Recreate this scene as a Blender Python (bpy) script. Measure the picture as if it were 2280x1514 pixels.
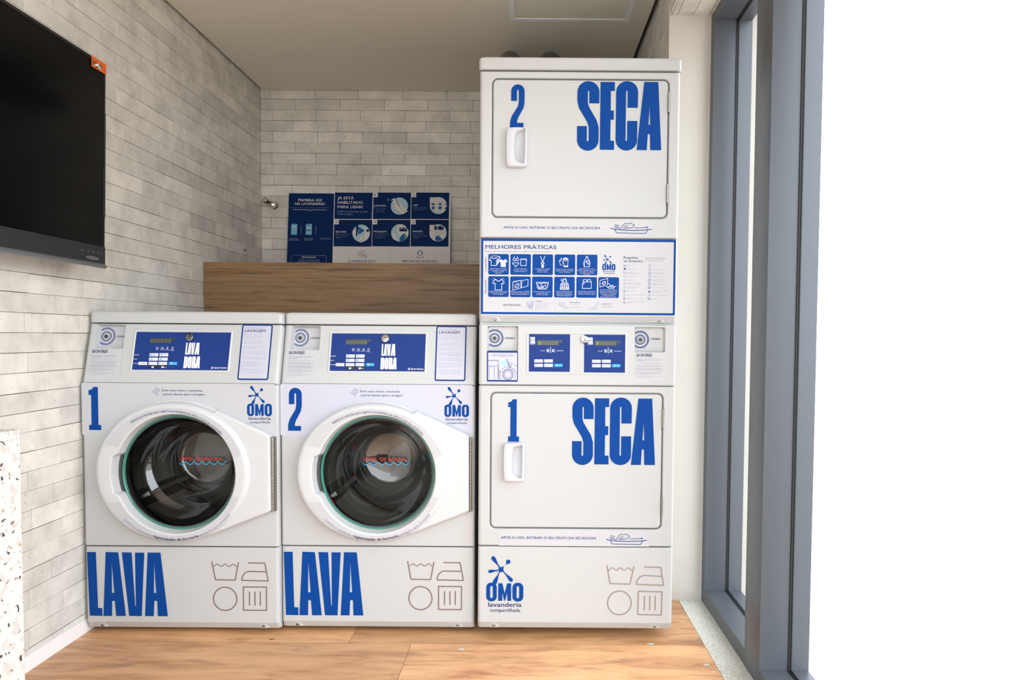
import bpy, math, random
from mathutils import Vector, Matrix
from mathutils.geometry import tessellate_polygon
for o in list(bpy.data.objects): bpy.data.objects.remove(o)
S = bpy.context.scene; C = S.collection
V3 = Vector
# ---------------------------------------------------------------- camera
PITCH, ROLL, YAW = .0399, .0074, 0.0
FPX, PPX, PPY, CZ = 1520.0, 1173.54, 808.0, 1.0653       # measured from the vanishing points (2280x1514 frame)
cf = V3((math.sin(YAW)*math.cos(PITCH), math.cos(YAW)*math.cos(PITCH), -math.sin(PITCH)))
r0 = V3((math.cos(YAW), -math.sin(YAW), 0)); u0 = r0.cross(cf)
RT = r0*math.cos(ROLL)+u0*math.sin(ROLL); UP = -r0*math.sin(ROLL)+u0*math.cos(ROLL)
cam = bpy.data.cameras.new('camera'); camo = bpy.data.objects.new('camera', cam); C.objects.link(camo)
cam.sensor_width = 36; cam.lens = FPX/2280*36; cam.shift_x = (1140-PPX)/2280; cam.shift_y = (PPY-757)/2280
cam.clip_start = .05
camo.matrix_world = Matrix(((RT.x, UP.x, -cf.x, 0), (RT.y, UP.y, -cf.y, 0), (RT.z, UP.z, -cf.z, CZ), (0, 0, 0, 1)))
S.camera = camo
# ---------------------------------------------------------------- light
S.view_settings.view_transform = 'Standard'; S.view_settings.look = 'None'
S.view_settings.gamma = 1; S.view_settings.use_curve_mapping = False
S.view_settings.exposure = 0.0
w = bpy.data.worlds.new('overcast_sky'); S.world = w; w.use_nodes = True
wn = w.node_tree.nodes['Background']; wn.inputs[0].default_value = (.95, 1.0, 1.06, 1); wn.inputs[1].default_value = 4.0
# overcast sky, a little brighter on the window side
wt = w.node_tree; wtc = wt.nodes.new('ShaderNodeTexCoord'); wsx = wt.nodes.new('ShaderNodeSeparateXYZ'); wt.links.new(wtc.outputs['Generated'], wsx.inputs[0])
wma = wt.nodes.new('ShaderNodeMath'); wma.operation = 'MULTIPLY_ADD'; wma.inputs[1].default_value = 1.3; wma.inputs[2].default_value = 3.75
wt.links.new(wsx.outputs['X'], wma.inputs[0]); wt.links.new(wma.outputs[0], wn.inputs[1])
# ---------------------------------------------------------------- materials
def lin(c):
    c = c/255; return c/12.92 if c <= .04045 else ((c+.055)/1.055)**2.4
def rgb(r, g, b): return (lin(r), lin(g), lin(b), 1)
MATS = {}
def mat(name, col, rough=.5, metal=0, spec=.5, coat=0, emit=None, bump=None, noise=None):
    m = bpy.data.materials.new(name); m.use_nodes = True; nt = m.node_tree; b = nt.nodes['Principled BSDF']
    b.inputs['Base Color'].default_value = rgb(*col); b.inputs['Roughness'].default_value = rough
    b.inputs['Metallic'].default_value = metal; b.inputs['Specular IOR Level'].default_value = spec
    b.inputs['Coat Weight'].default_value = coat
    if emit: b.inputs['Emission Color'].default_value = rgb(*emit[:3]); b.inputs['Emission Strength'].default_value = emit[3]
    if noise or bump:
        tc = nt.nodes.new('ShaderNodeTexCoord')
    if noise:   # (scale, amount)
        n = nt.nodes.new('ShaderNodeTexNoise'); n.inputs['Scale'].default_value = noise[0]; n.inputs['Detail'].default_value = 4
        nt.links.new(tc.outputs['Object'], n.inputs['Vector'])
        mp = nt.nodes.new('ShaderNodeMapRange'); mp.inputs[3].default_value = 1-noise[1]; mp.inputs[4].default_value = 1+noise[1]
        mp.inputs[1].default_value = .3; mp.inputs[2].default_value = .7
        nt.links.new(n.outputs['Fac'], mp.inputs[0])
        mx = nt.nodes.new('ShaderNodeVectorMath'); mx.operation = 'SCALE'; mx.inputs[0].default_value = rgb(*col)[:3]
        nt.links.new(mp.outputs[0], mx.inputs['Scale']); nt.links.new(mx.outputs[0], b.inputs['Base Color'])
    if bump:    # (scale, strength, distance)
        n = nt.nodes.new('ShaderNodeTexNoise'); n.inputs['Scale'].default_value = bump[0]; n.inputs['Detail'].default_value = 5
        nt.links.new(tc.outputs['Object'], n.inputs['Vector'])
        bp = nt.nodes.new('ShaderNodeBump'); bp.inputs['Strength'].default_value = bump[1]; bp.inputs['Distance'].default_value = bump[2]
        nt.links.new(n.outputs['Fac'], bp.inputs['Height']); nt.links.new(bp.outputs[0], b.inputs['Normal'])
    MATS[name] = m; return m
mat('enamel', (192, 195, 196), .32, bump=(900, .02, .0002))
mat('plastic_white', (206, 209, 212), .28)
mat('handle_plastic', (202, 205, 211), .35)
mat('groove_dark', (70, 72, 76), .7)
mat('blue', (2, 66, 146), .5, spec=.12)
mat('label_blue', (26, 56, 128), .5, spec=.2)
mat('text_blue', (24, 38, 100), .5, spec=.3)
mat('text_soft', (128, 134, 175), .6)
mat('text_faint', (186, 189, 210), .6)
mat('navy', (2, 40, 92), .6, spec=.12)
mat('board_white', (226, 224, 220), .6, spec=.3)
mat('board_soft', (150, 165, 200), .6, spec=.3)
mat('board_cyan', (120, 190, 220), .6, spec=.3)
mat('board_pale', (176, 212, 222), .6, spec=.3)
mat('board_green', (70, 150, 120), .6, spec=.3)
mat('board_blue', (20, 95, 170), .6, spec=.3)
mat('white', (246, 246, 248), .45)
mat('sticker_grey', (194, 196, 200), .4)
mat('sticker_lavender', (196, 198, 212), .4)
mat('cyan', (24, 168, 232), .45)
mat('pale_cyan', (165, 215, 240), .45)
mat('lcd', (62, 66, 62), .25)
mat('lcd_ghost', (112, 118, 110), .4)
mat('lcd_lit', (205, 225, 40), .4, emit=(205, 225, 40, .5))
mat('black', (22, 22, 26), .4)
mat('red', (225, 50, 45), .4)
mat('water_blue', (70, 185, 240), .4)
mat('care_grey', (150, 133, 123), .5)
mat('care_dark', (122, 104, 95), .5)
mat('chrome', (170, 168, 162), .12, metal=1)
mat('bright_chrome', (225, 223, 218), .14, metal=1)
mat('zinc', (150, 148, 140), .35, metal=1)
mat('aluminium_duct', (120, 120, 118), .3, metal=1, bump=(60, .5, .004))
mat('rubber', (40, 41, 43), .55)
mat('drum_steel', (148, 149, 147), .3, metal=1)
mat('frame_paint', (88, 94, 101), .38, metal=.25, bump=(500, .03, .0003))
mat('gasket', (18, 18, 18), .6)
mat('ceiling_paint', (240, 236, 222), .8, spec=.2)
mat('trim_paint', (250, 253, 254), .5)
mat('pier_paint', (208, 204, 195), .6, noise=(6, .03))
mat('baseboard_paint', (250, 250, 250), .5)
mat('screen', (5, 5, 6), .12, spec=.35)
mat('bezel', (22, 23, 26), .3)
mat('chin', (44, 45, 50), .38)
mat('silver', (135, 137, 140), .35, metal=.6)
mat('orange', (235, 100, 30), .5)
mat('orange_dark', (150, 85, 40), .5)
mat('camera_lens', (70, 66, 58), .12)
mat('concrete', (198, 186, 175), .9, noise=(3, .03))
mat('grey_plastic', (150, 150, 150), .5)
mat('rust', (120, 92, 66), .7)
def glass(name, tint, f0):
    m = bpy.data.materials.new(name); m.use_nodes = True; nt = m.node_tree; nt.nodes.remove(nt.nodes['Principled BSDF'])
    out = nt.nodes['Material Output']; tr = nt.nodes.new('ShaderNodeBsdfTransparent'); tr.inputs[0].default_value = tint
    gl = nt.nodes.new('ShaderNodeBsdfGlossy'); gl.inputs['Roughness'].default_value = .02
    lw = nt.nodes.new('ShaderNodeLayerWeight'); lw.inputs[0].default_value = .5
    pw = nt.nodes.new('ShaderNodeMath'); pw.operation = 'POWER'; pw.inputs[1].default_value = 5; nt.links.new(lw.outputs['Facing'], pw.inputs[0])
    ma = nt.nodes.new('ShaderNodeMath'); ma.operation = 'MULTIPLY_ADD'; ma.inputs[1].default_value = 1-f0; ma.inputs[2].default_value = f0; nt.links.new(pw.outputs[0], ma.inputs[0])
    mx = nt.nodes.new('ShaderNodeMixShader'); nt.links.new(ma.outputs[0], mx.inputs[0]); nt.links.new(tr.outputs[0], mx.inputs[1])
    nt.links.new(gl.outputs[0], mx.inputs[2]); nt.links.new(mx.outputs[0], out.inputs[0]); MATS[name] = m
glass('window_glass', (.985, .99, .985, 1), .03)
glass('bowl_glass', (.52, .51, .48, 1), .13)
mat('green_glass', (66, 138, 122), .12, coat=.5)
def wood(name, base, dark, scale, axis_scale, rough=.35, attr=False):
    m = bpy.data.materials.new(name); m.use_nodes = True; nt = m.node_tree; N = nt.nodes; L = nt.links; b = N['Principled BSDF']
    b.inputs['Roughness'].default_value = rough
    tc = N.new('ShaderNodeTexCoord'); mp = N.new('ShaderNodeMapping'); mp.inputs['Scale'].default_value = axis_scale
    L.new(tc.outputs['Object'], mp.inputs[0])
    src = mp.outputs[0]
    if attr:
        at = N.new('ShaderNodeAttribute'); at.attribute_name = 'tint'
        sc = N.new('ShaderNodeVectorMath'); sc.operation = 'SCALE'; sc.inputs['Scale'].default_value = 37
        L.new(at.outputs['Color'], sc.inputs[0]); ad = N.new('ShaderNodeVectorMath'); L.new(mp.outputs[0], ad.inputs[0]); L.new(sc.outputs[0], ad.inputs[1]); src = ad.outputs[0]
    n1 = N.new('ShaderNodeTexNoise'); n1.inputs['Scale'].default_value = scale; n1.inputs['Detail'].default_value = 8; n1.inputs['Roughness'].default_value = .62
    n1.inputs['Distortion'].default_value = .8; L.new(src, n1.inputs['Vector'])
    cr = N.new('ShaderNodeValToRGB'); L.new(n1.outputs['Fac'], cr.inputs[0])
    e = cr.color_ramp.elements; e[0].position = .3; e[0].color = rgb(*dark); e[1].position = .62; e[1].color = rgb(*base)
    q = e.new(.47); q.color = tuple((a+c*2)/3 for a, c in zip(rgb(*dark), rgb(*base)))
    col = cr.outputs[0]
    if attr:
        mp2 = N.new('ShaderNodeMapRange'); mp2.inputs[3].default_value = .9; mp2.inputs[4].default_value = 1.12
        sp = N.new('ShaderNodeSeparateColor'); L.new(at.outputs['Color'], sp.inputs[0]); L.new(sp.outputs[0], mp2.inputs[0])
        s2 = N.new('ShaderNodeVectorMath'); s2.operation = 'SCALE'; L.new(col, s2.inputs[0]); L.new(mp2.outputs[0], s2.inputs['Scale']); col = s2.outputs[0]
        # knots and pale scratches
        n3 = N.new('ShaderNodeTexNoise'); n3.inputs['Scale'].default_value = 3.2; n3.inputs['Detail'].default_value = 6; L.new(src, n3.inputs['Vector'])
        r3 = N.new('ShaderNodeValToRGB'); L.new(n3.outputs['Fac'], r3.inputs[0]); r3.color_ramp.elements[0].position = .58; r3.color_ramp.elements[1].position = .72
        m3 = N.new('ShaderNodeMix'); m3.data_type = 'RGBA'; m3.inputs[7].default_value = rgb(168, 112, 74)
        f3 = N.new('ShaderNodeMath'); f3.operation = 'MULTIPLY'; f3.inputs[1].default_value = .55; L.new(r3.outputs[0], f3.inputs[0])
        L.new(f3.outputs[0], m3.inputs[0]); L.new(col, m3.inputs[6]); col = m3.outputs[2]
    if attr:   # thin dark grain lines, dark smudges and a few pale flecks
        for k, (vs_, sc_, lo_, hi_, cc, am) in enumerate((((3, 60, 1), 2.0, .60, .74, (132, 88, 58), .45), ((2.2, 5, 1), 2.6, .62, .72, (120, 92, 74), .5), ((22, 60, 1), 1.6, .735, .76, (250, 235, 215), .7))):
            mq = N.new('ShaderNodeMapping'); mq.inputs['Scale'].default_value = vs_; mq.inputs['Location'].default_value = (k*3.3, k*7.1, 0)
            L.new(tc.outputs['Object'], mq.inputs[0]); aq = N.new('ShaderNodeVectorMath'); L.new(mq.outputs[0], aq.inputs[0]); L.new(sc.outputs[0], aq.inputs[1])
            nq = N.new('ShaderNodeTexNoise'); nq.inputs['Scale'].default_value = sc_; nq.inputs['Detail'].default_value = 5; nq.inputs['Distortion'].default_value = .5; L.new(aq.outputs[0], nq.inputs['Vector'])
            rq = N.new('ShaderNodeMapRange'); rq.inputs[1].default_value = lo_; rq.inputs[2].default_value = hi_; rq.inputs[4].default_value = am; L.new(nq.outputs['Fac'], rq.inputs[0])
            xq = N.new('ShaderNodeMix'); xq.data_type = 'RGBA'; xq.inputs[7].default_value = rgb(*cc); L.new(rq.outputs[0], xq.inputs[0]); L.new(col, xq.inputs[6]); col = xq.outputs[2]
    L.new(col, b.inputs['Base Color'])
    bp = N.new('ShaderNodeBump'); bp.inputs['Strength'].default_value = .12; bp.inputs['Distance'].default_value = .001
    L.new(n1.outputs['Fac'], bp.inputs['Height']); L.new(bp.outputs[0], b.inputs['Normal']); MATS[name] = m
wood('floor_wood', (226, 176, 128), (172, 120, 80), 2.4, (1.2, 6.5, 1), .42, True)
wood('counter_wood', (152, 118, 80), (92, 68, 44), 2.2, (1.3, 14, 26), .5)
def brickmat():
    m = bpy.data.materials.new('brick_tile'); m.use_nodes = True; nt = m.node_tree; N = nt.nodes; L = nt.links; b = N['Principled BSDF']
    b.inputs['Roughness'].default_value = .75; b.inputs['Specular IOR Level'].default_value = .25
    tc = N.new('ShaderNodeTexCoord'); at = N.new('ShaderNodeAttribute'); at.attribute_name = 'tint'
    sp = N.new('ShaderNodeSeparateColor'); L.new(at.outputs['Color'], sp.inputs[0])
    n1 = N.new('ShaderNodeTexNoise'); n1.inputs['Scale'].default_value = 9; n1.inputs['Detail'].default_value = 7; n1.inputs['Roughness'].default_value = .65; L.new(tc.outputs['Object'], n1.inputs['Vector'])
    cr = N.new('ShaderNodeValToRGB'); L.new(n1.outputs['Fac'], cr.inputs[0]); e = cr.color_ramp.elements
    e[0].position = .32; e[0].color = rgb(210, 207, 199); e[1].position = .6; e[1].color = rgb(236, 233, 225)
    mp = N.new('ShaderNodeMapRange'); mp.inputs[3].default_value = .86; mp.inputs[4].default_value = 1.06; L.new(sp.outputs[0], mp.inputs[0])
    s2 = N.new('ShaderNodeVectorMath'); s2.operation = 'SCALE'; L.new(cr.outputs[0], s2.inputs[0]); L.new(mp.outputs[0], s2.inputs['Scale'])
    n2 = N.new('ShaderNodeTexNoise'); n2.inputs['Scale'].default_value = 120; n2.inputs['Detail'].default_value = 2; L.new(tc.outputs['Object'], n2.inputs['Vector'])
    r2 = N.new('ShaderNodeValToRGB'); L.new(n2.outputs['Fac'], r2.inputs[0]); r2.color_ramp.elements[0].position = .70; r2.color_ramp.elements[1].position = .78
    mx = N.new('ShaderNodeMix'); mx.data_type = 'RGBA'; mx.inputs[7].default_value = rgb(150, 140, 122)
    L.new(r2.outputs[0], mx.inputs[0]); L.new(s2.outputs[0], mx.inputs[6]); L.new(mx.outputs[2], b.inputs['Base Color'])
    bp = N.new('ShaderNodeBump'); bp.inputs['Strength'].default_value = .35; bp.inputs['Distance'].default_value = .002
    L.new(n1.outputs['Fac'], bp.inputs['Height']); L.new(bp.outputs[0], b.inputs['Normal']); MATS['brick_tile'] = m
brickmat(); mat('mortar', (104, 98, 86), .9, spec=.1)
def granite(name, base, specks, scale):
    m = bpy.data.materials.new(name); m.use_nodes = True; nt = m.node_tree; N = nt.nodes; L = nt.links; b = N['Principled BSDF']
    b.inputs['Roughness'].default_value = .3; tc = N.new('ShaderNodeTexCoord')
    prev = None
    for k, (col, sc, thr, amt) in enumerate(specks):
        n = N.new('ShaderNodeTexNoise'); n.inputs['Scale'].default_value = sc*scale; n.inputs['Detail'].default_value = 3; L.new(tc.outputs['Object'], n.inputs['Vector'])
        mpv = N.new('ShaderNodeMapping'); mpv.inputs['Location'].default_value = (k*3.1, k*1.7, k*.9); L.new(tc.outputs['Object'], mpv.inputs[0]); L.new(mpv.outputs[0], n.inputs['Vector'])
        r = N.new('ShaderNodeValToRGB'); r.color_ramp.elements[0].position = thr; r.color_ramp.elements[1].position = thr+.03; L.new(n.outputs['Fac'], r.inputs[0])
        f = N.new('ShaderNodeMath'); f.operation = 'MULTIPLY'; f.inputs[1].default_value = amt; L.new(r.outputs[0], f.inputs[0])
        mx = N.new('ShaderNodeMix'); mx.data_type = 'RGBA'; mx.inputs[7].default_value = rgb(*col); L.new(f.outputs[0], mx.inputs[0])
        if prev is None: mx.inputs[6].default_value = rgb(*base)
        else: L.new(prev, mx.inputs[6])
        prev = mx.outputs[2]
    L.new(prev, b.inputs['Base Color']); MATS[name] = m
granite('granite_white', (214, 212, 207), [((188, 178, 170), 44, .56, .55), ((170, 132, 88), 60, .66, .9), ((72, 58, 54), 66, .64, 1)], 1)
granite('granite_grey', (216, 215, 204), [((192, 190, 176), 120, .5, .6), ((238, 238, 228), 170, .56, .6), ((142, 108, 92), 190, .62, .8)], 1)
# ---------------------------------------------------------------- helpers
def empty(name, loc, label=None, cat=None, group=None, rz=0):
    o = bpy.data.objects.new(name, None); C.objects.link(o); o.location = loc; o.rotation_euler.z = rz; o.empty_display_size = .05
    return tag(o, label, cat, group)
def tag(o, label=None, cat=None, group=None, kind=None):
    if label: o['label'] = label
    if cat: o['category'] = cat
    if group: o['group'] = group
    if kind: o['kind'] = kind
    return o
def ray(px, py): return cf+RT*((px-PPX)/FPX)-UP*((py-PPY)/FPX)
O3 = V3((0, 0, CZ))
def un(px, py, ax, val):
    d = ray(px, py); return O3+d*((val-O3[ax])/d[ax])
class MB:
    """one mesh: verts, faces, one material slot per face"""
    def __init__(s): s.v = []; s.f = []; s.m = []; s.names = []; s.tint = []
    def mi(s, name):
        if name not in s.names: s.names.append(name)
        return s.names.index(name)
    def add(s, vs, fs, m, tint=None):
        b = len(s.v); s.v += [tuple(p) for p in vs]; k = s.mi(m)
        for f in fs: s.f.append(tuple(b+i for i in f)); s.m.append(k); s.tint.append(tint or (.5, .5, .5))
    def box(s, a, b, m, tint=None):
        (x0, y0, z0), (x1, y1, z1) = a, b
        s.add([(x0, y0, z0), (x1, y0, z0), (x1, y1, z0), (x0, y1, z0), (x0, y0, z1), (x1, y0, z1), (x1, y1, z1), (x0, y1, z1)],
              [(0, 3, 2, 1), (4, 5, 6, 7), (0, 1, 5, 4), (1, 2, 6, 5), (2, 3, 7, 6), (3, 0, 4, 7)], m, tint)
    def loft(s, rings, m, closed=True, cap0=False, cap1=False):
        n = len(rings[0]); vs = [p for r in rings for p in r]; fs = []
        for i in range(len(rings)-1):
            for j in range(n if closed else n-1):
                k = (j+1) % n; fs.append((i*n+j, i*n+k, (i+1)*n+k, (i+1)*n+j))
        if cap0: fs.append(tuple(range(n))[::-1])
        if cap1: fs.append(tuple((len(rings)-1)*n+j for j in range(n)))
        s.add(vs, fs, m)
    def tube(s, pts, r, m, n=12, caps=True):
        rings = []; pts = [V3(p) for p in pts]; prev = None
        for i, p in enumerate(pts):
            t = (pts[min(i+1, len(pts)-1)]-pts[max(i-1, 0)]).normalized()
            a = t.orthogonal().normalized() if prev is None else (prev-t*prev.dot(t)).normalized(); prev = a; b = t.cross(a)
            rr = r[i] if isinstance(r, (list, tuple)) else r
            rings.append([p+(a*math.cos(q*2*math.pi/n)+b*math.sin(q*2*math.pi/n))*rr for q in range(n)])
        s.loft(rings, m, True, caps, caps)
    def build(s, name, parent=None, smooth=.6, wn=False, tint=False, loc=None):
        me = bpy.data.meshes.new(name); me.from_pydata(s.v, [], s.f)
        for n in s.names: me.materials.append(MATS[n])
        me.polygons.foreach_set('material_index', s.m)
        if smooth: me.polygons.foreach_set('use_smooth', [True]*len(s.f)); me.set_sharp_from_angle(angle=smooth)
        if tint:
            a = me.color_attributes.new('tint', 'FLOAT_COLOR', 'CORNER'); d = []
            for p, t in zip(me.polygons, s.tint): d += [t[0], t[1], t[2], 1]*p.loop_total
            a.data.foreach_set('color', d)
        me.update(); o = bpy.data.objects.new(name, me); C.objects.link(o)
        if parent: o.parent = parent
        if loc: o.location = loc
        if wn:
            md = o.modifiers.new('wn', 'WEIGHTED_NORMAL'); md.keep_sharp = True
        return o
def rr(x0, y0, x1, y1, r, inx=0, iny=0, n=6):
    """rounded rectangle, counter-clockwise; r one radius or (bl, br, tr, tl)"""
    rs = r if isinstance(r, (tuple, list)) else (r,)*4
    x0, x1, y0, y1 = x0+inx, x1-inx, y0+iny, y1-iny; out = []
    for (cx, cy, sx, sy, a0), q in zip(((x0, y0, 1, 1, 180), (x1, y0, -1, 1, 270), (x1, y1, -1, -1, 0), (x0, y1, 1, -1, 90)), rs):
        qx = max(q-inx, .0004); qy = max(q-iny, .0004)
        for k in range(n+1):
            a = math.radians(a0+90*k/n); out.append((cx+sx*qx+qx*math.cos(a), cy+sy*qy+qy*math.sin(a)))
    return out
def ell(cx, cy, rx, ry, n=48, a0=0, a1=360):
    full = abs(a1-a0) >= 360
    return [(cx+rx*math.cos(math.radians(a0+(a1-a0)*k/(n if full else n-1))), cy+ry*math.sin(math.radians(a0+(a1-a0)*k/(n if full else n-1)))) for k in range(n)]
class PL:
    """a face of a thing: origin, right and up axes, the thing's own origin"""
    def __init__(s, O, U=(1, 0, 0), V=(0, 0, 1), M=None):
        s.O = V3(O); s.U = V3(U).normalized(); s.V = V3(V).normalized(); s.N = s.U.cross(s.V); s.M = V3(M) if M is not None else V3((0, 0, 0))
    def uv(s, px, py):
        d = ray(px, py); t = (s.O-O3).dot(s.N)/d.dot(s.N); q = O3+d*t-s.O; return (q.dot(s.U), q.dot(s.V))
    def p(s, u, v, h=0): return s.O-s.M+s.U*u+s.V*v+s.N*h
    def off(s, h): return PL(s.O+s.N*h, s.U, s.V, s.M)
def panel(mb, pl, outer, m, holes=(), bx=.006, bz=None, depth=.02, hole_b=.002, hole_depth=None, hole_m=None):
    """sheet with rounded edges on plane pl; outer = (u0,v0,u1,v1,r); holes = lists of points"""
    bz = bx if bz is None else bz; u0, v0, u1, v1, r = outer; rings = [[pl.p(*q, -depth) for q in rr(u0, v0, u1, v1, r)]]
    for k in range(5):
        t = math.radians(90*k/4); b = max(bx, bz)
        ring = rr(u0, v0, u1, v1, r, bx*(1-math.cos(t)), bz*(1-math.cos(t))); rings.append([pl.p(*q, -b*(1-math.sin(t))) for q in ring])
    mb.loft(rings, m)
    last = ring
    loops = [last]
    for h in holes:
        n = len(h); cx = sum(q[0] for q in h)/n; cy = sum(q[1] for q in h)/n
        def grow(g): return [(cx+(q[0]-cx)*(1+g/max(.01, math.hypot(q[0]-cx, q[1]-cy))), cy+(q[1]-cy)*(1+g/max(.01, math.hypot(q[0]-cx, q[1]-cy)))) for q in h]
        hr = [[pl.p(*q, 0) for q in grow(hole_b)], [pl.p(*q, -hole_b*.3) for q in grow(hole_b*.3)], [pl.p(*q, -hole_b) for q in h], [pl.p(*q, -(hole_depth or depth)) for q in h]]
        mb.loft(hr[::-1], hole_m or m); loops.append(grow(hole_b))
    tri = tessellate_polygon([[V3((q[0], q[1], 0)) for q in l] for l in loops]); allp = [q for l in loops for q in l]
    fs = []
    for t in tri:
        a, b_, c = (allp[i] for i in t)
        cr = (b_[0]-a[0])*(c[1]-a[1])-(b_[1]-a[1])*(c[0]-a[0]); fs.append(tuple(t) if cr > 0 else tuple(t)[::-1])
    mb.add([pl.p(*q, 0) for q in allp], fs, m)
def box_pl(mb, pl, u0, v0, u1, v1, h0, h1, m):
    vs = [pl.p(u, v, h) for h in (h0, h1) for u, v in ((u0, v0), (u1, v0), (u1, v1), (u0, v1))]
    mb.add(vs, [(3, 2, 1, 0), (4, 5, 6, 7), (0, 1, 5, 4), (1, 2, 6, 5), (2, 3, 7, 6), (3, 0, 4, 7)], m)
# ---- lettering
FC = {}
def font_mesh(s, bold=0, res=2):
    k = (s, bold, res)
    if k not in FC:
        cu = bpy.data.curves.new('t', 'FONT'); cu.body = s; cu.resolution_u = res
        ob = bpy.data.objects.new('t', cu); me = ob.to_mesh()
        vs = [(v.co.x, v.co.y, 0) for v in me.vertices]; fs = [tuple(p.vertices) for p in me.polygons]; ob.to_mesh_clear()
        bpy.data.objects.remove(ob); bpy.data.curves.remove(cu)
        if bold > 0:      # heavier strokes: the same letters laid a hair to each side
            n0 = len(vs); f0 = list(fs)
            for q, dx, dy in ((1, bold, 0), (2, 0, bold*.6), (3, bold, bold*.6)):
                vs = vs+[(v[0]+dx, v[1]+dy, q*8e-6) for v in vs[:n0]]; fs = fs+[tuple(i+n0*q for i in f) for f in f0]
        xs = [v[0] for v in vs] or [0, 1]; FC[k] = (vs, fs, min(xs), max(xs))
    return FC[k]
CAP = .73
def A_(cx, cy, rx, ry, a0, a1, n=18): return [(cx+rx*math.cos(math.radians(a0+(a1-a0)*k/(n-1))), cy-ry*math.sin(math.radians(a0+(a1-a0)*k/(n-1)))) for k in range(n)]
# heavy condensed capitals and numerals, y down, any units: (outline, holes)
GL = {
 'S': ([(965, 458), (886, 458), (886, 365), (880, 358), (875, 365), (875, 455), (884, 486), (945, 588), (962, 645), (963, 745)]+A_(878, 745, 85, 85, 0, -180)[1:]+[(793, 637), (870, 637), (870, 750), (877, 758), (884, 750), (884, 645), (872, 605), (806, 495), (793, 440)]+A_(879, 371, 86, 86, 180, 0), []),
 'E': ([(973, 292), (1085, 292), (1085, 362), (1055, 362), (1055, 515), (1080, 515), (1080, 587), (1055, 587), (1055, 752), (1085, 752), (1085, 823), (973, 823)], []),
 'C': ([(1268, 493), (1187, 493), (1187, 365), (1181, 357), (1175, 365), (1175, 750), (1181, 757), (1187, 750), (1187, 597), (1266, 597), (1266, 745)]+A_(1182, 745, 85, 85, 0, -180)[1:]+A_(1183, 371, 86, 86, 180, 0), []),
 'A': ([(53, 0), (163, 0), (193, 535), (107, 535), (103, 410), (86, 410), (80, 535), (0, 535)], [[(98, 191), (104, 335), (90, 335)]]),
 'L': ([(0, 0), (98, 0), (98, 602), (148, 602), (148, 688), (0, 688)], []),
 'V': ([(0, 0), (106, 0), (134, 578), (142, 578), (146, 0), (243, 0), (202, 686), (66, 686)], []),
 'O': (A_(50, 50, 50, 50, 0, 180)+A_(50, 286, 50, 50, 180, 360), [[(46, 50), (54, 50), (54, 286), (46, 286)]]),
 'D': ([(0, 0), (50, 0)]+A_(50, 50, 50, 50, 80, 0)+A_(50, 286, 50, 50, 0, -80)+[(50, 336), (0, 336)], [[(46, 46), (54, 46), (54, 290), (46, 290)]]),
 'R': ([(0, 0), (52, 0)]+A_(52, 46, 46, 46, 80, 0)+[(98, 130), (84, 162), (98, 186), (102, 336), (56, 336), (54, 190), (46, 190), (46, 336), (0, 336)], [[(46, 44), (53, 44), (53, 142), (46, 142)]]),
 '2': ([(275, 440), (320, 440), (320, 360), (327, 352), (334, 360), (334, 450), (328, 482), (280, 560), (268, 600), (267, 650), (373, 650), (373, 612), (322, 612), (324, 590), (334, 565), (372, 495), (380, 455)]+A_(327.5, 364, 52.5, 53, 0, 180), []),
 '1': ([(323, 155), (360, 155), (360, 485), (382, 485), (382, 530), (285, 530), (285, 485), (305, 485), (305, 225), (285, 225), (285, 183), (303, 180), (318, 170)], []),
 'M': ([(245, 587), (290, 587), (316, 700), (342, 587), (387, 587), (387, 780), (346, 780), (346, 690), (320, 780), (312, 780), (290, 690), (290, 780), (245, 780)], []),
}
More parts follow.
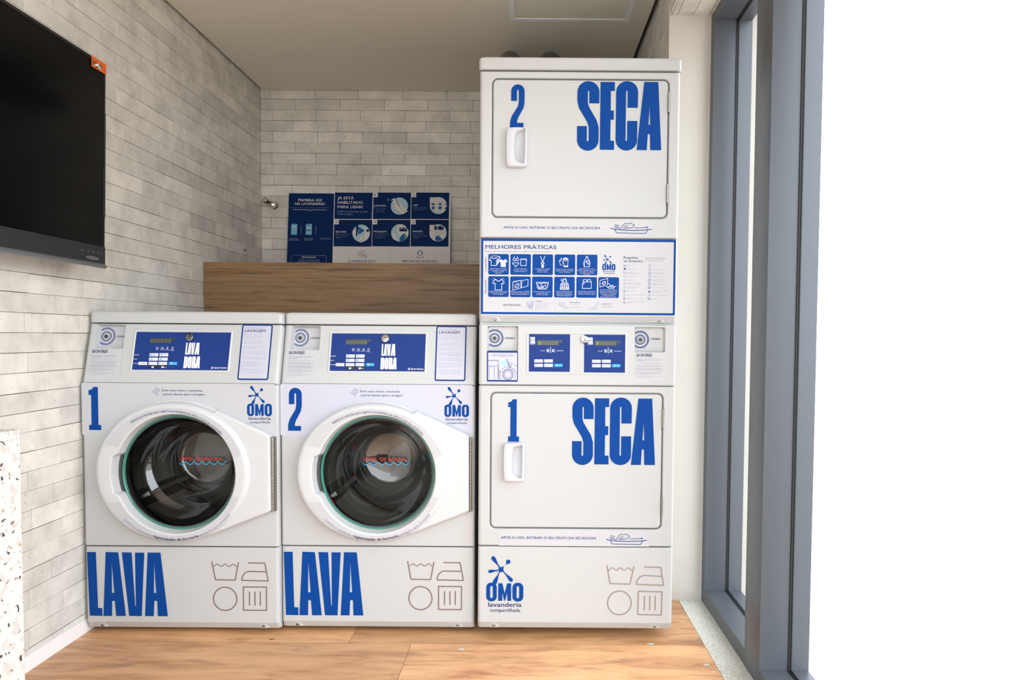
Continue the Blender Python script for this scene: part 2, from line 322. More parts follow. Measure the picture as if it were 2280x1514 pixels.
class Art:
    """print on a face, measured in a zoomed crop of the photograph: crop = (x offset, y offset, scale)"""
    def __init__(s, pl, crop, base=.0007): s.pl = pl; s.c = crop; s.mb = MB(); s.base = base; s.n = 0
    def uv(s, x, y): return s.pl.uv(s.c[0]+x/s.c[2], s.c[1]+y/s.c[2])
    def lin(s, cx, cy):
        c = s.uv(cx, cy); a = s.uv(cx+20, cy); b = s.uv(cx, cy+20); sx = (a[0]-c[0])/20; sy = (b[1]-c[1])/20
        return lambda x, y: (c[0]+(x-cx)*sx, c[1]+(y-cy)*sy)
    def fill(s, loops, m, l):
        tri = tessellate_polygon([[V3((q[0], q[1], 0)) for q in lp] for lp in loops]); P = [q for lp in loops for q in lp]; fs = []
        for t in tri:
            a, b, c = (P[i] for i in t); cr = (b[0]-a[0])*(c[1]-a[1])-(b[1]-a[1])*(c[0]-a[0])
            if abs(cr) > 1e-12: fs.append(tuple(t) if cr > 0 else tuple(t)[::-1])
        s.n = (s.n+1) % 40; s.mb.add([s.pl.p(q[0], q[1], s.base+l*.0003+s.n*4e-6) for q in P], fs, m)
    def poly(s, pts, m, l=1, holes=(), c=None):
        if c is None:
            xs = [p[0] for p in pts]; ys = [p[1] for p in pts]; c = ((min(xs)+max(xs))/2, (min(ys)+max(ys))/2)
        f = s.lin(*c); s.fill([[f(*p) for p in q] for q in [pts]+list(holes)], m, l)
    def rect(s, x0, y0, x1, y1, m, l=1, r=0):
        f = s.lin((x0+x1)/2, (y0+y1)/2); a = f(x0, y1); b = f(x1, y0)
        k = abs(f(1, 0)[0]-f(0, 0)[0]); s.fill([rr(a[0], a[1], b[0], b[1], max(r*k, .00005), n=4)], m, l)
    def frame(s, x0, y0, x1, y1, w_, m, l=1, r=0):
        f = s.lin((x0+x1)/2, (y0+y1)/2); a = f(x0, y1); b = f(x1, y0); k = abs(f(1, 0)[0]-f(0, 0)[0]); q = max(r*k, .00005)
        s.fill([rr(a[0], a[1], b[0], b[1], q, n=4), rr(a[0]+w_*k, a[1]+w_*k, b[0]-w_*k, b[1]-w_*k, max(q-w_*k, .00005), n=4)], m, l)
    def circ(s, cx, cy, r, m, l=1, n=32, ry=None): s.poly(ell(cx, cy, r, ry or r, n), m, l)
    def ringc(s, cx, cy, r, w_, m, l=1, a0=0, a1=360):
        if a1-a0 >= 360: s.poly(ell(cx, cy, r, r, 40), m, l, [ell(cx, cy, r-w_, r-w_, 40)])
        else: s.poly(ell(cx, cy, r, r, 30, a0, a1)+ell(cx, cy, r-w_, r-w_, 30, a1, a0), m, l, c=(cx, cy))
    def stroke(s, pts, w_, m, l=1, closed=False, c=None):
        if c is None:
            xs = [p[0] for p in pts]; ys = [p[1] for p in pts]; c = ((min(xs)+max(xs))/2, (min(ys)+max(ys))/2)
        f = s.lin(*c); P = list(pts)+([pts[0]] if closed else []); h = w_/2
        for a, b in zip(P, P[1:]):
            d = math.hypot(b[0]-a[0], b[1]-a[1])
            if d < 1e-6: continue
            nx, ny = -(b[1]-a[1])/d*h, (b[0]-a[0])/d*h
            s.fill([[f(a[0]+nx, a[1]+ny), f(b[0]+nx, b[1]+ny), f(b[0]-nx, b[1]-ny), f(a[0]-nx, a[1]-ny)]], m, l)
        for p in P: s.fill([[f(*q) for q in ell(p[0], p[1], h, h, 8)]], m, l)
    def text(s, t, x0, x1, base, cap, m, l=2, bold=0, res=2):
        vs, fs, a, b = font_mesh(t, bold, res); f = s.lin((x0+x1)/2, base-cap/2); k = (x1-x0)/max(b-a, .001); ky = cap/CAP
        s.mb.add([s.pl.p(*f(x0+(v[0]-a)*k, base-v[1]*ky), s.base+l*.0003+v[2]) for v in vs], fs, m)
    def lines(s, rows, cap, m, l=2, bold=0):
        for t, x0, x1, base in rows: s.text(t, x0, x1, base, cap, m, l, bold)
    def vtext(s, t, x, y0, y1, cap, m, l=2, bold=0):     # reads upwards; x = baseline, from y0 (bottom) to y1 (top)
        vs, fs, a, b = font_mesh(t, bold, 3); f = s.lin(x-cap/2, (y0+y1)/2); k = (y0-y1)/(b-a)
        s.mb.add([s.pl.p(*f(x-v[1]*cap/CAP, y0-(v[0]-a)*k), s.base+l*.0003+v[2]) for v in vs], fs, m)
    def arctext(s, t, A, B, C_, cap, m, top=True, l=2, bold=0):   # baseline through three crop points
        vs, fs, a, b = font_mesh(t, bold, 2); P = [V3((*s.uv(*q), 0)) for q in (A, B, C_)]
        ax, ay, bx, by, cx, cy = P[0].x, P[0].y, P[1].x, P[1].y, P[2].x, P[2].y
        d = 2*(ax*(by-cy)+bx*(cy-ay)+cx*(ay-by))
        ux = ((ax*ax+ay*ay)*(by-cy)+(bx*bx+by*by)*(cy-ay)+(cx*cx+cy*cy)*(ay-by))/d
        uy = ((ax*ax+ay*ay)*(cx-bx)+(bx*bx+by*by)*(ax-cx)+(cx*cx+cy*cy)*(bx-ax))/d
        R = math.hypot(ax-ux, ay-uy); t0 = math.atan2(ay-uy, ax-ux); t1 = math.atan2(cy-uy, cx-ux)
        if top and t1 > t0: t1 -= 2*math.pi
        if not top:
            while t1 < t0: t1 += 2*math.pi
        k = abs(s.uv(1, 0)[0]-s.uv(0, 0)[0])*cap/CAP; out = []
        for v in vs:
            th = t0+(t1-t0)*(v[0]-a)/(b-a); q = R+(v[1]*k if top else -v[1]*k); out.append(s.pl.p(ux+q*math.cos(th), uy+q*math.sin(th), s.base+l*.0003+v[2]))
        s.mb.add(out, fs, m)
    def glyph(s, ch, x0, y0, x1, y1, m, l=2):
        o, hs = GL[ch]; xs = [p[0] for p in o]; ys = [p[1] for p in o]; ax, bx, ay, by = min(xs), max(xs), min(ys), max(ys)
        g = lambda p: (x0+(p[0]-ax)/(bx-ax)*(x1-x0), y0+(p[1]-ay)/(by-ay)*(y1-y0))
        s.poly([g(p) for p in o], m, l, [[g(p) for p in h] for h in hs], c=((x0+x1)/2, (y0+y1)/2))
    def logo(s, x0, y0, x1, y1, m, tm='text_blue', l=2):   # splash, three capitals, two lines; box of the original 110..522 x 288..915
        fx = lambda x: x0+(x-110)/412*(x1-x0); fy = lambda y: y0+(y-288)/627*(y1-y0); g = lambda q: [(fx(a), fy(b)) for a, b in q]
        c = ((x0+x1)/2, (y0+y1)/2)
        def drop(a, b, wa, wb):   # a tear from a (narrow) to b (round)
            d = math.hypot(b[0]-a[0], b[1]-a[1]); ux, uy = (b[0]-a[0])/d, (b[1]-a[1])/d; L_, R_ = [], []
            for k in range(11):
                t = k/10; t2 = max(0, (t-.25)/.75); wd = wa+(wb-wa)*(t2*t2*(3-2*t2)); p = (a[0]+ux*d*t, a[1]+uy*d*t); L_.append((p[0]-uy*wd, p[1]+ux*wd)); R_.append((p[0]+uy*wd, p[1]-ux*wd))
            an = math.atan2(uy, ux); capp = [(b[0]+wb*math.cos(an+math.pi/2-k*math.pi/8), b[1]+wb*math.sin(an+math.pi/2-k*math.pi/8)) for k in range(1, 8)]
            s.poly(g(L_+capp+R_[::-1]), m, l, c=c)
        drop((262, 415), (188, 312), 7, 23); drop((320, 388), (353, 350), 2, 25); drop((255, 440), (151, 457), 6, 18)
        drop((296, 452), (386, 550), 6, 21); drop((262, 452), (207, 575), 6, 24)
        s.poly(g([(248, 396), (264, 408), (284, 407), (307, 398), (300, 425), (303, 452), (286, 462), (264, 463), (240, 446), (249, 425)]), m, l, c=c)
        s.poly(g(ell(231, 463, 6, 5, 10)), m, l, c=c)
        for a, b in ((112, 228), (402, 522)):
            o = [(p[0], p[1]) for p in rr(a, 580, b, 787, 52, n=5)]; mid = (a+b)/2; h = rr(mid-14, 617, mid+14, 751, 13, n=4)
            s.poly(g(o), m, l, [g(h)], c=c)
        s.poly(g(GL['M'][0]), m, l, c=c)
        s.text('lavanderia', fx(135), fx(502), fy(846), (y1-y0)*50/627, tm, l, .012, 3)
        s.text('compartilhada', fx(153), fx(487), fy(902), (y1-y0)*40/627, tm, l, -.004, 3)
    def build(s, name, parent): return s.mb.build(name, parent, smooth=0)
def kids(o): return [c for c in bpy.data.objects if c.parent == o]
random.seed(7)
XL, YB, ZT, XR, YP, ZS, XF = -1.563, 4.0294, 2.48, .548, 2.7265, 2.3225, .7127
YN = -.55                                            # how far the room runs behind the camera
# ---------------------------------------------------------------- setting
def brick_wall(mb, pl, u0, u1, v0, v1, ushift, vrow=2.431, rowh=.0622, bl=.2585, back=.1, jit=.012, ext=0):
    """tiles laid in running bond; faces lie about on the plane"""
    g = .0017
    box_pl(mb, pl, u0-ext, v0, u1+ext, v1, -back, -.007, 'mortar')
    k = math.floor((v0-vrow)/rowh)-1; v = vrow+k*rowh; row = 0
    while v < v1:
        a = u0-bl*1.5+(ushift+(row % 2)*.5*bl) % bl+random.uniform(-jit, jit)
        tilt = random.uniform(-.0012, .0012); vv0 = v; vv1 = v+rowh
        while a < u1:
            L = bl+random.uniform(-.004, .004); x0, x1 = max(a+g/2, u0), min(a+L-g/2, u1); z0, z1 = max(vv0+g/2, v0), min(vv1-g/2, v1)
            if x1-x0 > .004 and z1-z0 > .004:
                h = random.uniform(-.0012, .0008); q = .0009; t = [random.uniform(-.0007, .0007) for _ in range(4)]
                dz = random.uniform(-.0006, .0006)
                vs = [pl.p(x0, z0+dz, -.008), pl.p(x1, z0+dz, -.008), pl.p(x1, z1+dz, -.008), pl.p(x0, z1+dz, -.008),
                      pl.p(x0, z0+dz, h-.001), pl.p(x1, z0+dz, h-.001), pl.p(x1, z1+dz, h-.001), pl.p(x0, z1+dz, h-.001),
                      pl.p(x0+q, z0+q, h+t[0]-.0012), pl.p(x1-q, z0+q, h+t[1]-.0012), pl.p(x1-q, z1-q, h+t[2]), pl.p(x0+q, z1-q, h+t[3])]
                fs = [(8, 9, 10, 11)]+[(i, (i+1) % 4, 4+(i+1) % 4, 4+i) for i in range(4)]+[(4+i, 4+(i+1) % 4, 8+(i+1) % 4, 8+i) for i in range(4)]
                mb.add(vs, fs, 'brick_tile', (random.random(), random.random(), random.random()))
            a += L
        v += rowh; row += 1
ZW = 2.56
mb = MB(); brick_wall(mb, PL((XL, 0, 0), (0, 1, 0)), YN, YB, 0, ZW, .10, jit=.03, ext=0); tag(mb.build('wall_left', tint=True, smooth=0), kind='structure')
mb = MB(); brick_wall(mb, PL((0, YB, 0)), XL, 1.0, 0, ZW, -1.369-XL+.1295, ext=.1); tag(mb.build('wall_back', tint=True, smooth=0), kind='structure')
mb = MB(); pr = PL((XR, 0, 0), (0, -1, 0)); brick_wall(mb, pr, -YB, -(YP+.013), 0, ZW, .05, back=.0085); tag(mb.build('wall_right', tint=True, smooth=0), kind='structure')
mb = MB(); brick_wall(mb, pr, -YP, -YN, ZS+.001, ZW, .05, back=.0085)
brick_wall(mb, PL((0, 0, ZS), (0, 1, 0), (1, 0, 0)), YN, YP, XR+.0095, .87, .02, vrow=.578, back=.05)
mb.box((XR+.1, YN, ZS+.05), (.95, YP, ZW), 'pier_paint'); tag(mb.build('wall_lintel', tint=True, smooth=0), kind='structure')
mb = MB(); mb.box((XR+.009, YP+.0, 0), (.95, YP+.3, ZW), 'pier_paint'); mb.box((XR-.0006, YP, 0), (XR+.009, YP+.012, ZS), 'pier_paint'); mb.box((XR+.1, YP+.3, 0), (.95, YB+.1, ZW), 'pier_paint')
tag(mb.build('wall_pier', smooth=0), kind='structure')
mb = MB(); mb.box((XL+.016, YN, ZT), (XR-.020, YB-.010, ZT+.012), 'ceiling_paint'); mb.box((XL-.1, YN, ZW-.02), (.95, YB+.1, ZW+.1), 'mortar')
mb.box((XL+.03, YN, ZT+.012), (XR-.035, YB-.03, ZW-.02), 'mortar')
tag(mb.build('ceiling', smooth=0), kind='structure')
def plank_floor():
    mb = MB(); mb.box((XL-.1, YN, -.12), (.6199, YB, -.0018), 'mortar')
    w_, L_ = .30, 1.8; r = 0; y = 2.317-w_*14
    js = {14: -.61, 13: -.393, 15: .1, 12: -1.0}
    for i in range(21):
        y0 = y+i*w_; j = js.get(i, random.uniform(-1.5, .5)); x = j-L_*2
        while x < .62:
            a, b = max(x+.0006, XL), min(x+L_-.0006, .6199)
            if b-a > .01: mb.add([(a, max(y0+.0006, YN), 0), (b, max(y0+.0006, YN), 0), (b, min(y0+w_-.0006, YB), 0), (a, min(y0+w_-.0006, YB), 0)], [(0, 1, 2, 3)], 'floor_wood', (random.random(), random.random(), random.random()))
            x += L_
    return tag(mb.build('floor', tint=True, smooth=0), kind='structure')
plank_floor()
mb = MB(); mb.box((.6204, YN, -.1), (XF+.002, YP+.02, .0015), 'granite_grey'); tag(mb.build('trim_1', smooth=0), kind='structure')
mb = MB(); n = 60; pts = [(YN+(YB-YN)*k/n, .049+random.uniform(-.0022, .0022)) for k in range(n+1)]
vs = [(XL+.0045, y, 0) for y, z in pts]+[(XL+.0045, y, z) for y, z in pts]+[(XL-.003, y, z) for y, z in pts]
mb.add(vs, [(i, i+1, n+2+i, n+1+i) for i in range(n)]+[(n+1+i, n+2+i, 2*n+3+i, 2*n+2+i) for i in range(n)], 'baseboard_paint')
tag(mb.build('baseboard_left', smooth=0), kind='structure')
mb = MB(); mb.box((-40, -60, -.2), (60, 60, -.13), 'concrete'); mb.box((.862, -60, -.13), (60, 60, -.02), 'concrete'); tag(mb.build('ground', smooth=0), kind='structure')
# aluminium window with two bays: frame, glass and gaskets
YJ, YM0, YM1, ZR, ZH = 2.683, 2.0347, 2.176, .0545, 2.2875; XO, XG = .861, .8035
def bevbox(mb, a, b, m, q=.0012):
    (x0, y0, z0), (x1, y1, z1) = a, b
    rings = []
    for z, e in ((z0, q), (z0+q, 0), (z1-q, 0), (z1, q)): rings.append([(x, y, z) for x, y in rr(x0+e, y0+e, x1-e, y1-e, q, n=2)])
    mb.loft(rings, m, True, True, True)
mb = MB()
bevbox(mb, (XF, YJ, 0), (XO, YP+.02, ZS), 'frame_paint'); bevbox(mb, (XF, YN, 0), (XO, YJ, ZR), 'frame_paint'); bevbox(mb, (XF, YN, ZH), (XO, YJ, ZS), 'frame_paint')
bevbox(mb, (XF-.0005, YN-.01, 0), (XO, YN+.08, ZS), 'frame_paint')
win = tag(mb.build('window_1', smooth=.5), kind='structure')
mb = MB(); bevbox(mb, (XF-.0015, YM0, .0003), (XO+.0015, YM1, ZS-.0003), 'frame_paint', .0018); mb.build('mullion', win, smooth=.5)
for y0, y1 in ((YM1, YJ), (YN+.08, YM0)):
    mb = MB(); e = .004; x0, x1 = XG-.005, XG+.005
    for q0, q1 in ((x0, XG-.002), (XG+.002, x1)):
        mb.box((q0, y0, ZR), (q1, y0+e, ZH), 'gasket'); mb.box((q0, y1-e, ZR), (q1, y1, ZH), 'gasket')
        mb.box((q0, y0+e, ZR), (q1, y1-e, ZR+e), 'gasket'); mb.box((q0, y0+e, ZH-e), (q1, y1-e, ZH), 'gasket')
    mb.build('gasket', win, smooth=0)
    mb = MB(); mb.add([(XG, y0, ZR), (XG, y1, ZR), (XG, y1, ZH), (XG, y0, ZH)], [(0, 1, 2, 3)], 'window_glass'); mb.build('window_pane', win, smooth=0)
# ---------------------------------------------------------------- sections swept up a face
def sweep(mb, pl, u0, u1, secs, b, depth, m):
    """secs = (v, h, inset): cross-sections with rounded front corners, stacked upwards"""
    rings = []
    for v, h, e in secs:
        r = [pl.p(u0+e, v, -depth)]
        for k in range(5):
            t = math.radians(90*k/4); r.append(pl.p(u0+e+b*(1-math.cos(t)), v, h-b*(1-math.sin(t))))
        for k in range(4, -1, -1):
            t = math.radians(90*k/4); r.append(pl.p(u1-e-b*(1-math.cos(t)), v, h-b*(1-math.sin(t))))
        r.append(pl.p(u1-e, v, -depth)); rings.append(r)
    mb.loft(rings, m, False, True, True)
def rnd(v0, v1, r, re, h=0):
    """square bottom, rounded top (radius r in depth, re sideways)"""
    out = [(v0, h-.003, .001), (v0+.003, h, 0)]
    for k in range(7):
        t = math.radians(90*k/6); out.append((v1-r+r*math.sin(t), h-r*(1-math.cos(t)), re*(1-math.cos(t))))
    return out
def resample(P, n):
    P = list(P)+[P[0]]; L = [0]
    for a, b in zip(P, P[1:]): L.append(L[-1]+math.hypot(b[0]-a[0], b[1]-a[1]))
    out = []; j = 0
    for k in range(n):
        t = L[-1]*k/n
        while L[j+1] < t: j += 1
        q = (t-L[j])/(L[j+1]-L[j]); out.append((P[j][0]+(P[j+1][0]-P[j][0])*q, P[j][1]+(P[j+1][1]-P[j][1])*q))
    return out
def smoothp(P, it=2):
    for _ in range(it):
        Q = []
        for a, b in zip(P, P[1:]+P[:1]): Q += [(a[0]*.8+b[0]*.2, a[1]*.8+b[1]*.2), (a[0]*.2+b[0]*.8, a[1]*.2+b[1]*.8)]
        P = Q
    return P
def cyl(mb, pl, u, v, h0, h1, r, m, n=20, r2=None):
    r2 = r if r2 is None else r2
    mb.loft([[pl.p(u+r*math.cos(2*math.pi*k/n), v+r*math.sin(2*math.pi*k/n), h0) for k in range(n)], [pl.p(u+r2*math.cos(2*math.pi*k/n), v+r2*math.sin(2*math.pi*k/n), h1) for k in range(n)]], m, True, False, True)
def lathe(mb, pl, u, v, prof, m, n=72):
    mb.loft([[pl.p((u if not len(q) > 2 else q[2])+q[0]*math.cos(2*math.pi*k/n), (v if not len(q) > 2 else q[3])+q[0]*math.sin(2*math.pi*k/n), q[1]) for k in range(n)] for q in prof], m)
def screw(pl, u, v, parent, r=.0062):
    mb = MB(); mb.loft([[pl.p(u+(r*s)*math.cos(a), v+(r*s)*math.sin(a), h) for a in [k*math.pi/8 for k in range(16)]] for s, h in ((1, -.004), (1, .0015), (.8, .0035), (.45, .004), (.4, .0022))], 'zinc', True, False, True)
    return mb.build('screw', parent)
def lock(pl, u, v, parent, r=.0145):
    mb = MB(); lathe(mb, pl, u, v, [(r, 0), (r, .006), (r*.93, .0085), (r*.7, .009), (r*.66, .006), (r*.5, .006), (r*.47, .009), (r*.2, .0095), (.0002, .0095)], 'chrome', 32)
    o = mb.build('lock', parent); mb = MB(); box_pl(mb, pl, u-.001, v-.004, u+.001, v+.004, .0094, .0100, 'black'); mb.build('keyhole', o, smooth=0); return o
def feet(parent, H=.03, d=.66):
    for sx in (-.28, .28):
        for y in (.20, d-.06):
            mb = MB(); mb.loft([[(sx+r*math.cos(k*math.pi/8), y+r*math.sin(k*math.pi/8), z) for k in range(16)] for r, z in ((.018, 0), (.02, .004), (.02, .012), (.008, .014), (.008, H+.03))], 'rubber', True, True, True)
            mb.build('foot', parent)
def dup(root, loc):
    r = root.copy(); C.objects.link(r); r.location = loc
    def rec(src, par):
        for ch in [o for o in list(src.children)]:
            c = ch.copy(); C.objects.link(c); c.parent = par; rec(ch, c)
    rec(root, r); return r
# ---------------------------------------------------------------- washers
M2 = V3((-.5245, 2.394, 0)); M1 = V3((-1.2108, 2.375, 0)); HW = .3424
PF = PL(M2, M=M2)                                     # washer front face
def zf(py, px=843, pl=PF): return pl.uv(px, py)[1]
Z_CON, Z_MID, Z_BOT = zf(857), zf(1217), PF.off(-.0135).uv(843, 1396)[1]
Z_CH = zf(1383)
PS = PL(M2+V3((0, 0, Z_CON+.0008)), V=(0, .053, .2095), M=M2); LS = math.hypot(.053, .2095)   # sloping console face
PD = PF.off(.045)                                     # front of the door
def care_symbols(art, m, dx=0, dy=0):
    g = lambda P: [(x+dx, y+dy) for x, y in P]; w_ = 12
    art.stroke(g([(1466, 247), (1503, 440), (1716, 442), (1752, 253)]), w_, m)
    art.stroke(g([(1482+(1735-1482)*k/36, 283-13*math.cos((k/36)*6*math.pi-math.pi)*1.0) for k in range(37)]), 8, m)
    art.stroke(g([(1860, 258), (2037, 260), (2073, 452), (1787, 447)]+[(1787+83*(1-math.cos(t)), 447-97*math.sin(t)) for t in [k*math.pi/20 for k in range(11)]]+[(2050, 353)]), w_, m)
    art.ringc(1609+dx, 645+dy, 132, 12, m); art.stroke(g([(1806, 518), (2055, 518), (2055, 769), (1806, 769)]), w_, m, closed=True)
    for x in (1871, 1930, 1988): art.stroke(g([(x, 572), (x, 714)]), w_, m)
PARA = [("Evite cancelar desnecessário. Se não puder comparecer,", 0), ("cancele seu agendamento até 20 minutos antes do", 1), ("horário agendado.", 1), None, ("Caso se atrase, há uma tolerância de 15 minutos para", 0), ("você iniciar o seu ciclo após o horário agendado.", 0), None,
        ("Você pode agendar até 2 vezes por dia. Máquinas livres", 1), ("podem ser usadas a qualquer momento sem agendar.", 0), None, ("Evite o bloqueio da máquina, cancele o agendamento", 1), ("ou compareça até o horário de tolerância.", 1), ("A máquina ficará bloqueada pelo tempo do ciclo agendado.", 0), None,
        ("É possível utilizar 2 máquinas ao mesmo tempo.", 1), ("Caso ambas estejam livres, basta pagar uma máquina", 0), ("ao finalizar e pagar a próxima em seguida.", 0), None, ("O uso é de responsabilidade do morador, para mais", 0), ("informações fale com a zeladoria.", 0)]
def leia(a, x0, y0, x1, y1, sh, parent):
    """paper notice; sh = how far the lower edge sits to the left"""
    X = lambda x, y: x-sh*(y-y0)/(y1-y0)
    a.rect(x0-sh/2, y0, x1-sh/2, y1, 'sticker_grey', 0, 12)
    a.text('LEIA COM ATENÇÃO', X(x0+12, y0+30), X(x0+185, y0+30), y0+48, 34, 'text_blue', 2, .05)
    wd = [300, 262, 95, 270, 240, 285, 262, 285, 262, 300, 255, 265, 168, 290, 175]; y = y0+75; i = 0; k = (y1-y0-115)/18.5; q = 0
    for r in PARA:
        if r is None: y += k*.55; continue
        a.text(r[0], X(x0+14, y), X(x0+14+wd[i % 15]*1.0, y), y, 6.5, 'text_soft' if not r[1] else 'text_blue', 2, 0 if not r[1] else .01, 1); y += k; i += 1
    a.text('tbag', X(x1-125, y1), X(x1-45, y1), y1-12, 13, 'text_faint', 2, 0)
    return a.build('notice', parent)
def camera_rings(a, cx, cy, parent, clip=None, name='camera_marks'):
    a.rect(cx-clip-2 if clip else cx-110, cy-125, cx+240, cy+145, 'sticker_grey', 0)
    a.ringc(cx, cy, 56, 8, 'label_blue'); a.ringc(cx, cy, 42, 5, 'label_blue')
    ang = 180-math.degrees(math.acos(min(1, (clip or 99)/97))) if clip else 180
    for r_, w_ in ((97, 5), (88, 5), (82, 3)): a.ringc(cx, cy, r_, w_, 'label_blue', 1, -ang, ang)
    o = a.build(name, parent)
    return o
def washer(parent):
    # cabinet shell, open at the front
    mb = MB(); d = .68; q = .0015
    for x0, x1 in ((-HW+q, -HW+.012), (HW-.012, HW-q)): mb.box((x0, .015, Z_BOT+.004), (x1, d, Z_CON), 'enamel')
    mb.box((-HW+q, d-.01, Z_BOT+.004), (HW-q, d, Z_CON), 'enamel'); mb.box((-HW+q, .02, Z_BOT+.004), (HW-q, d, Z_BOT+.014), 'enamel')
    top = PS.p(0, LS); zt = top.z
    prof = [(.05, Z_CON-.012), (.05+.0, Z_CON), (.102, zt), (d, zt), (d, Z_CON-.012)]
    mb.add([(x, y, z) for x in (-HW+q, HW-q) for y, z in prof], [(0, 1, 2, 3, 4), (9, 8, 7, 6, 5), (0, 5, 6, 1), (1, 6, 7, 2), (2, 7, 8, 3), (3, 8, 9, 4), (4, 9, 5, 0)], 'enamel')
    mb.build('cabinet', parent, smooth=0)
    # front panel with round opening
    gx, gz = PD.uv(836, 1057)
    mb = MB(); panel(mb, PF, (-HW, Z_MID+.0012, HW, Z_CON-.0012, .006), 'enamel', [ell(gx, gz, .222, .222, 64)], .010, .004, .022); mb.build('front_panel', parent, wn=True)
    mb = MB(); sweep(mb, PF, -HW, HW, [(Z_BOT, -.020, .004), (Z_BOT+.001, -.016, .0015), (Z_BOT+.003, -.0135, 0), (Z_CH-.002, -.0012, 0), (Z_CH, 0, 0), (Z_MID-.005, 0, 0), (Z_MID-.0025, -.0012, .0008), (Z_MID-.0012, -.004, .003)], .013, .03, 'enamel')
    ped = mb.build('pedestal_panel', parent, wn=True)
    for px, py in ((663, 1389.5), (1019, 1391)):
        u, v = PF.off(-.007).uv(px, py); screw(PF.off(-.0075), u, v, ped)
        mb = MB(); z1, z0 = Z_CH-.001, Z_BOT+.004   # pressed dimple round the screw
        mb.add([PF.p(u-.026, z0, -.0145), PF.p(u+.026, z0, -.0145), PF.p(u+.007, z1-.002, -.0015), PF.p(u-.007, z1-.002, -.0015), PF.p(u-.012, z0, -.0085), PF.p(u+.012, z0, -.0085)], [(4, 5, 2, 3), (0, 4, 3), (5, 1, 2)], 'enamel'); mb.build('screw_boss', ped, smooth=0)
    # console and camera pocket
    K = (620, 690, 4.957); A = Art(PS, K)
    pa = A.uv(130, 440); pb = A.uv(470, 183)
    mb = MB(); pu0, pv0 = A.uv(128, 442); pu1, pv1 = A.uv(467, 180); pk = rr(pu0, pv0, pu1, pv1, .006, n=4)
    panel(mb, PS, (-HW, 0, HW, LS, .006), 'enamel', [pk], .012, .004, .05, .002, .03); con = mb.build('console_panel', parent, wn=True)
    mb = MB(); nn = 5
    hr = [(0.0, 0, 0, 0), (-.03, .009, .002, 0)]
    r0_ = [PS.p(*q, -.002) for q in rr(pu0, pv0, pu1, pv1, .006, n=4)]; r1_ = [PS.p(*q, -.024) for q in rr(pu0+.006, pv0, pu1-.001, pv1-.002, .003, n=4)]
    mb.loft([r0_, r1_], 'enamel', True, False, True); poc = mb.build('camera_pocket', con, smooth=0)
    PB = PS.off(-.0235); a = Art(PB, K); camera_rings(a, 243, 308, poc, 66)
    a = Art(PB, K); a.text('CÂMERA', 354, 460, 322, 22, 'text_blue', 2, .015); a.build('camera_caption', poc)
    mb = MB(); u, v = PB.uv(K[0]+243/K[2], K[1]+310/K[2]); lathe(mb, PB, u, v, [(.0065, .0012), (.0065, .004), (.0055, .0045), (.0045, .003), (.0002, .0025)], 'camera_lens', 24); mb.build('camera_lens', poc)
    leia(Art(PS, K), 108, 441, 455, 788, 28, con)
    # control label in a raised bezel
    mb = MB(); u0_, v0_ = A.uv(542, 697); u1_, v1_ = A.uv(1648, 243); gap = .0065
    outer = [rr(u0_, v0_, u1_, v1_, .006, e, e) for e in (0, .0008, .002)]; inner = [rr(u0_, v0_, u1_, v1_, .006, e, e) for e in (.0045, .006, .0068)]
    mb.loft([[PS.p(*q, h) for q in r] for r, h in zip(outer+inner, (0, .0022, .003, .003, .0022, .0002))], 'plastic_white'); bez = mb.build('control_bezel', con)
    a = Art(PS, K); a.rect(571, 262, 1620, 675, 'label_blue', 0)
    a.rect(745, 326, 984, 383, 'lcd', 1, 2); a.rect(990, 325, 1023, 350, 'lcd', 1)
    for i in range(6):
        x = 756+i*38.5
        for P in ([(x+3, 342), (x+22, 342)], [(x+1, 358), (x+20, 358)], [(x-2, 375), (x+17, 375)], [(x+2, 343), (x, 357)], [(x+23, 343), (x+21, 357)], [(x, 359), (x-3, 374)], [(x+20, 359), (x+18, 374)]): a.stroke(P, 4.2, 'lcd_ghost', 2)
    for i, x in enumerate((828, 884, 940, 995)):
        a.circ(x+4, 412, 3.5, 'lcd_ghost', 1)
        if i < 2: a.stroke([(x-14, 428), (x-10, 445), (x+10, 445), (x+14, 428)], 3, 'white', 1); a.stroke([(x-9, 431), (x+9, 431)], 3, 'white', 1)
        elif i == 2: a.ringc(x-2, 437, 10, 4, 'white', 1, -150, 170); a.circ(x+4, 432, 4, 'white')
        else: a.ringc(x, 436, 11, 3, 'white', 1)
    for t, x0, x1, b in (('LAVA', 815, 840, 458), ('ENXÁGUA', 861, 905, 458), ('CENTRIFUGA', 912, 968, 458), ('PORTA', 980, 1010, 458), ('TRAVADA', 973, 1016, 467)): a.text(t, x0, x1, b, 6, 'white', 2, .02)
    for t, x0, x1, b in (('SUJIDADE', 578, 635, 514), ('ROUPA', 574, 616, 562), ('LAVAGEM', 570, 629, 609)): a.text(t, x0, x1, b, 8, 'white', 2, .03)
    for g, x0, x1 in (('L', 1139, 1164), ('A', 1163, 1200), ('V', 1197, 1240), ('A', 1240, 1293)): a.glyph(g, x0+1, 378, x1-1, 507, 'white')
    for g, x0, x1 in (('D', 1128, 1170), ('O', 1172, 1213), ('R', 1216, 1260), ('A', 1256, 1307)): a.glyph(g, x0+1, 528, x1-1, 657, 'white')
    a.text('Speed Queen', 1463, 1602, 660, 17, 'white', 2, .035, 3); a.ringc(1441, 652, 11, 3.5, 'white', 1); a.rect(1436, 652, 1446, 664, 'white', 1)
    a.build('control_label', con)
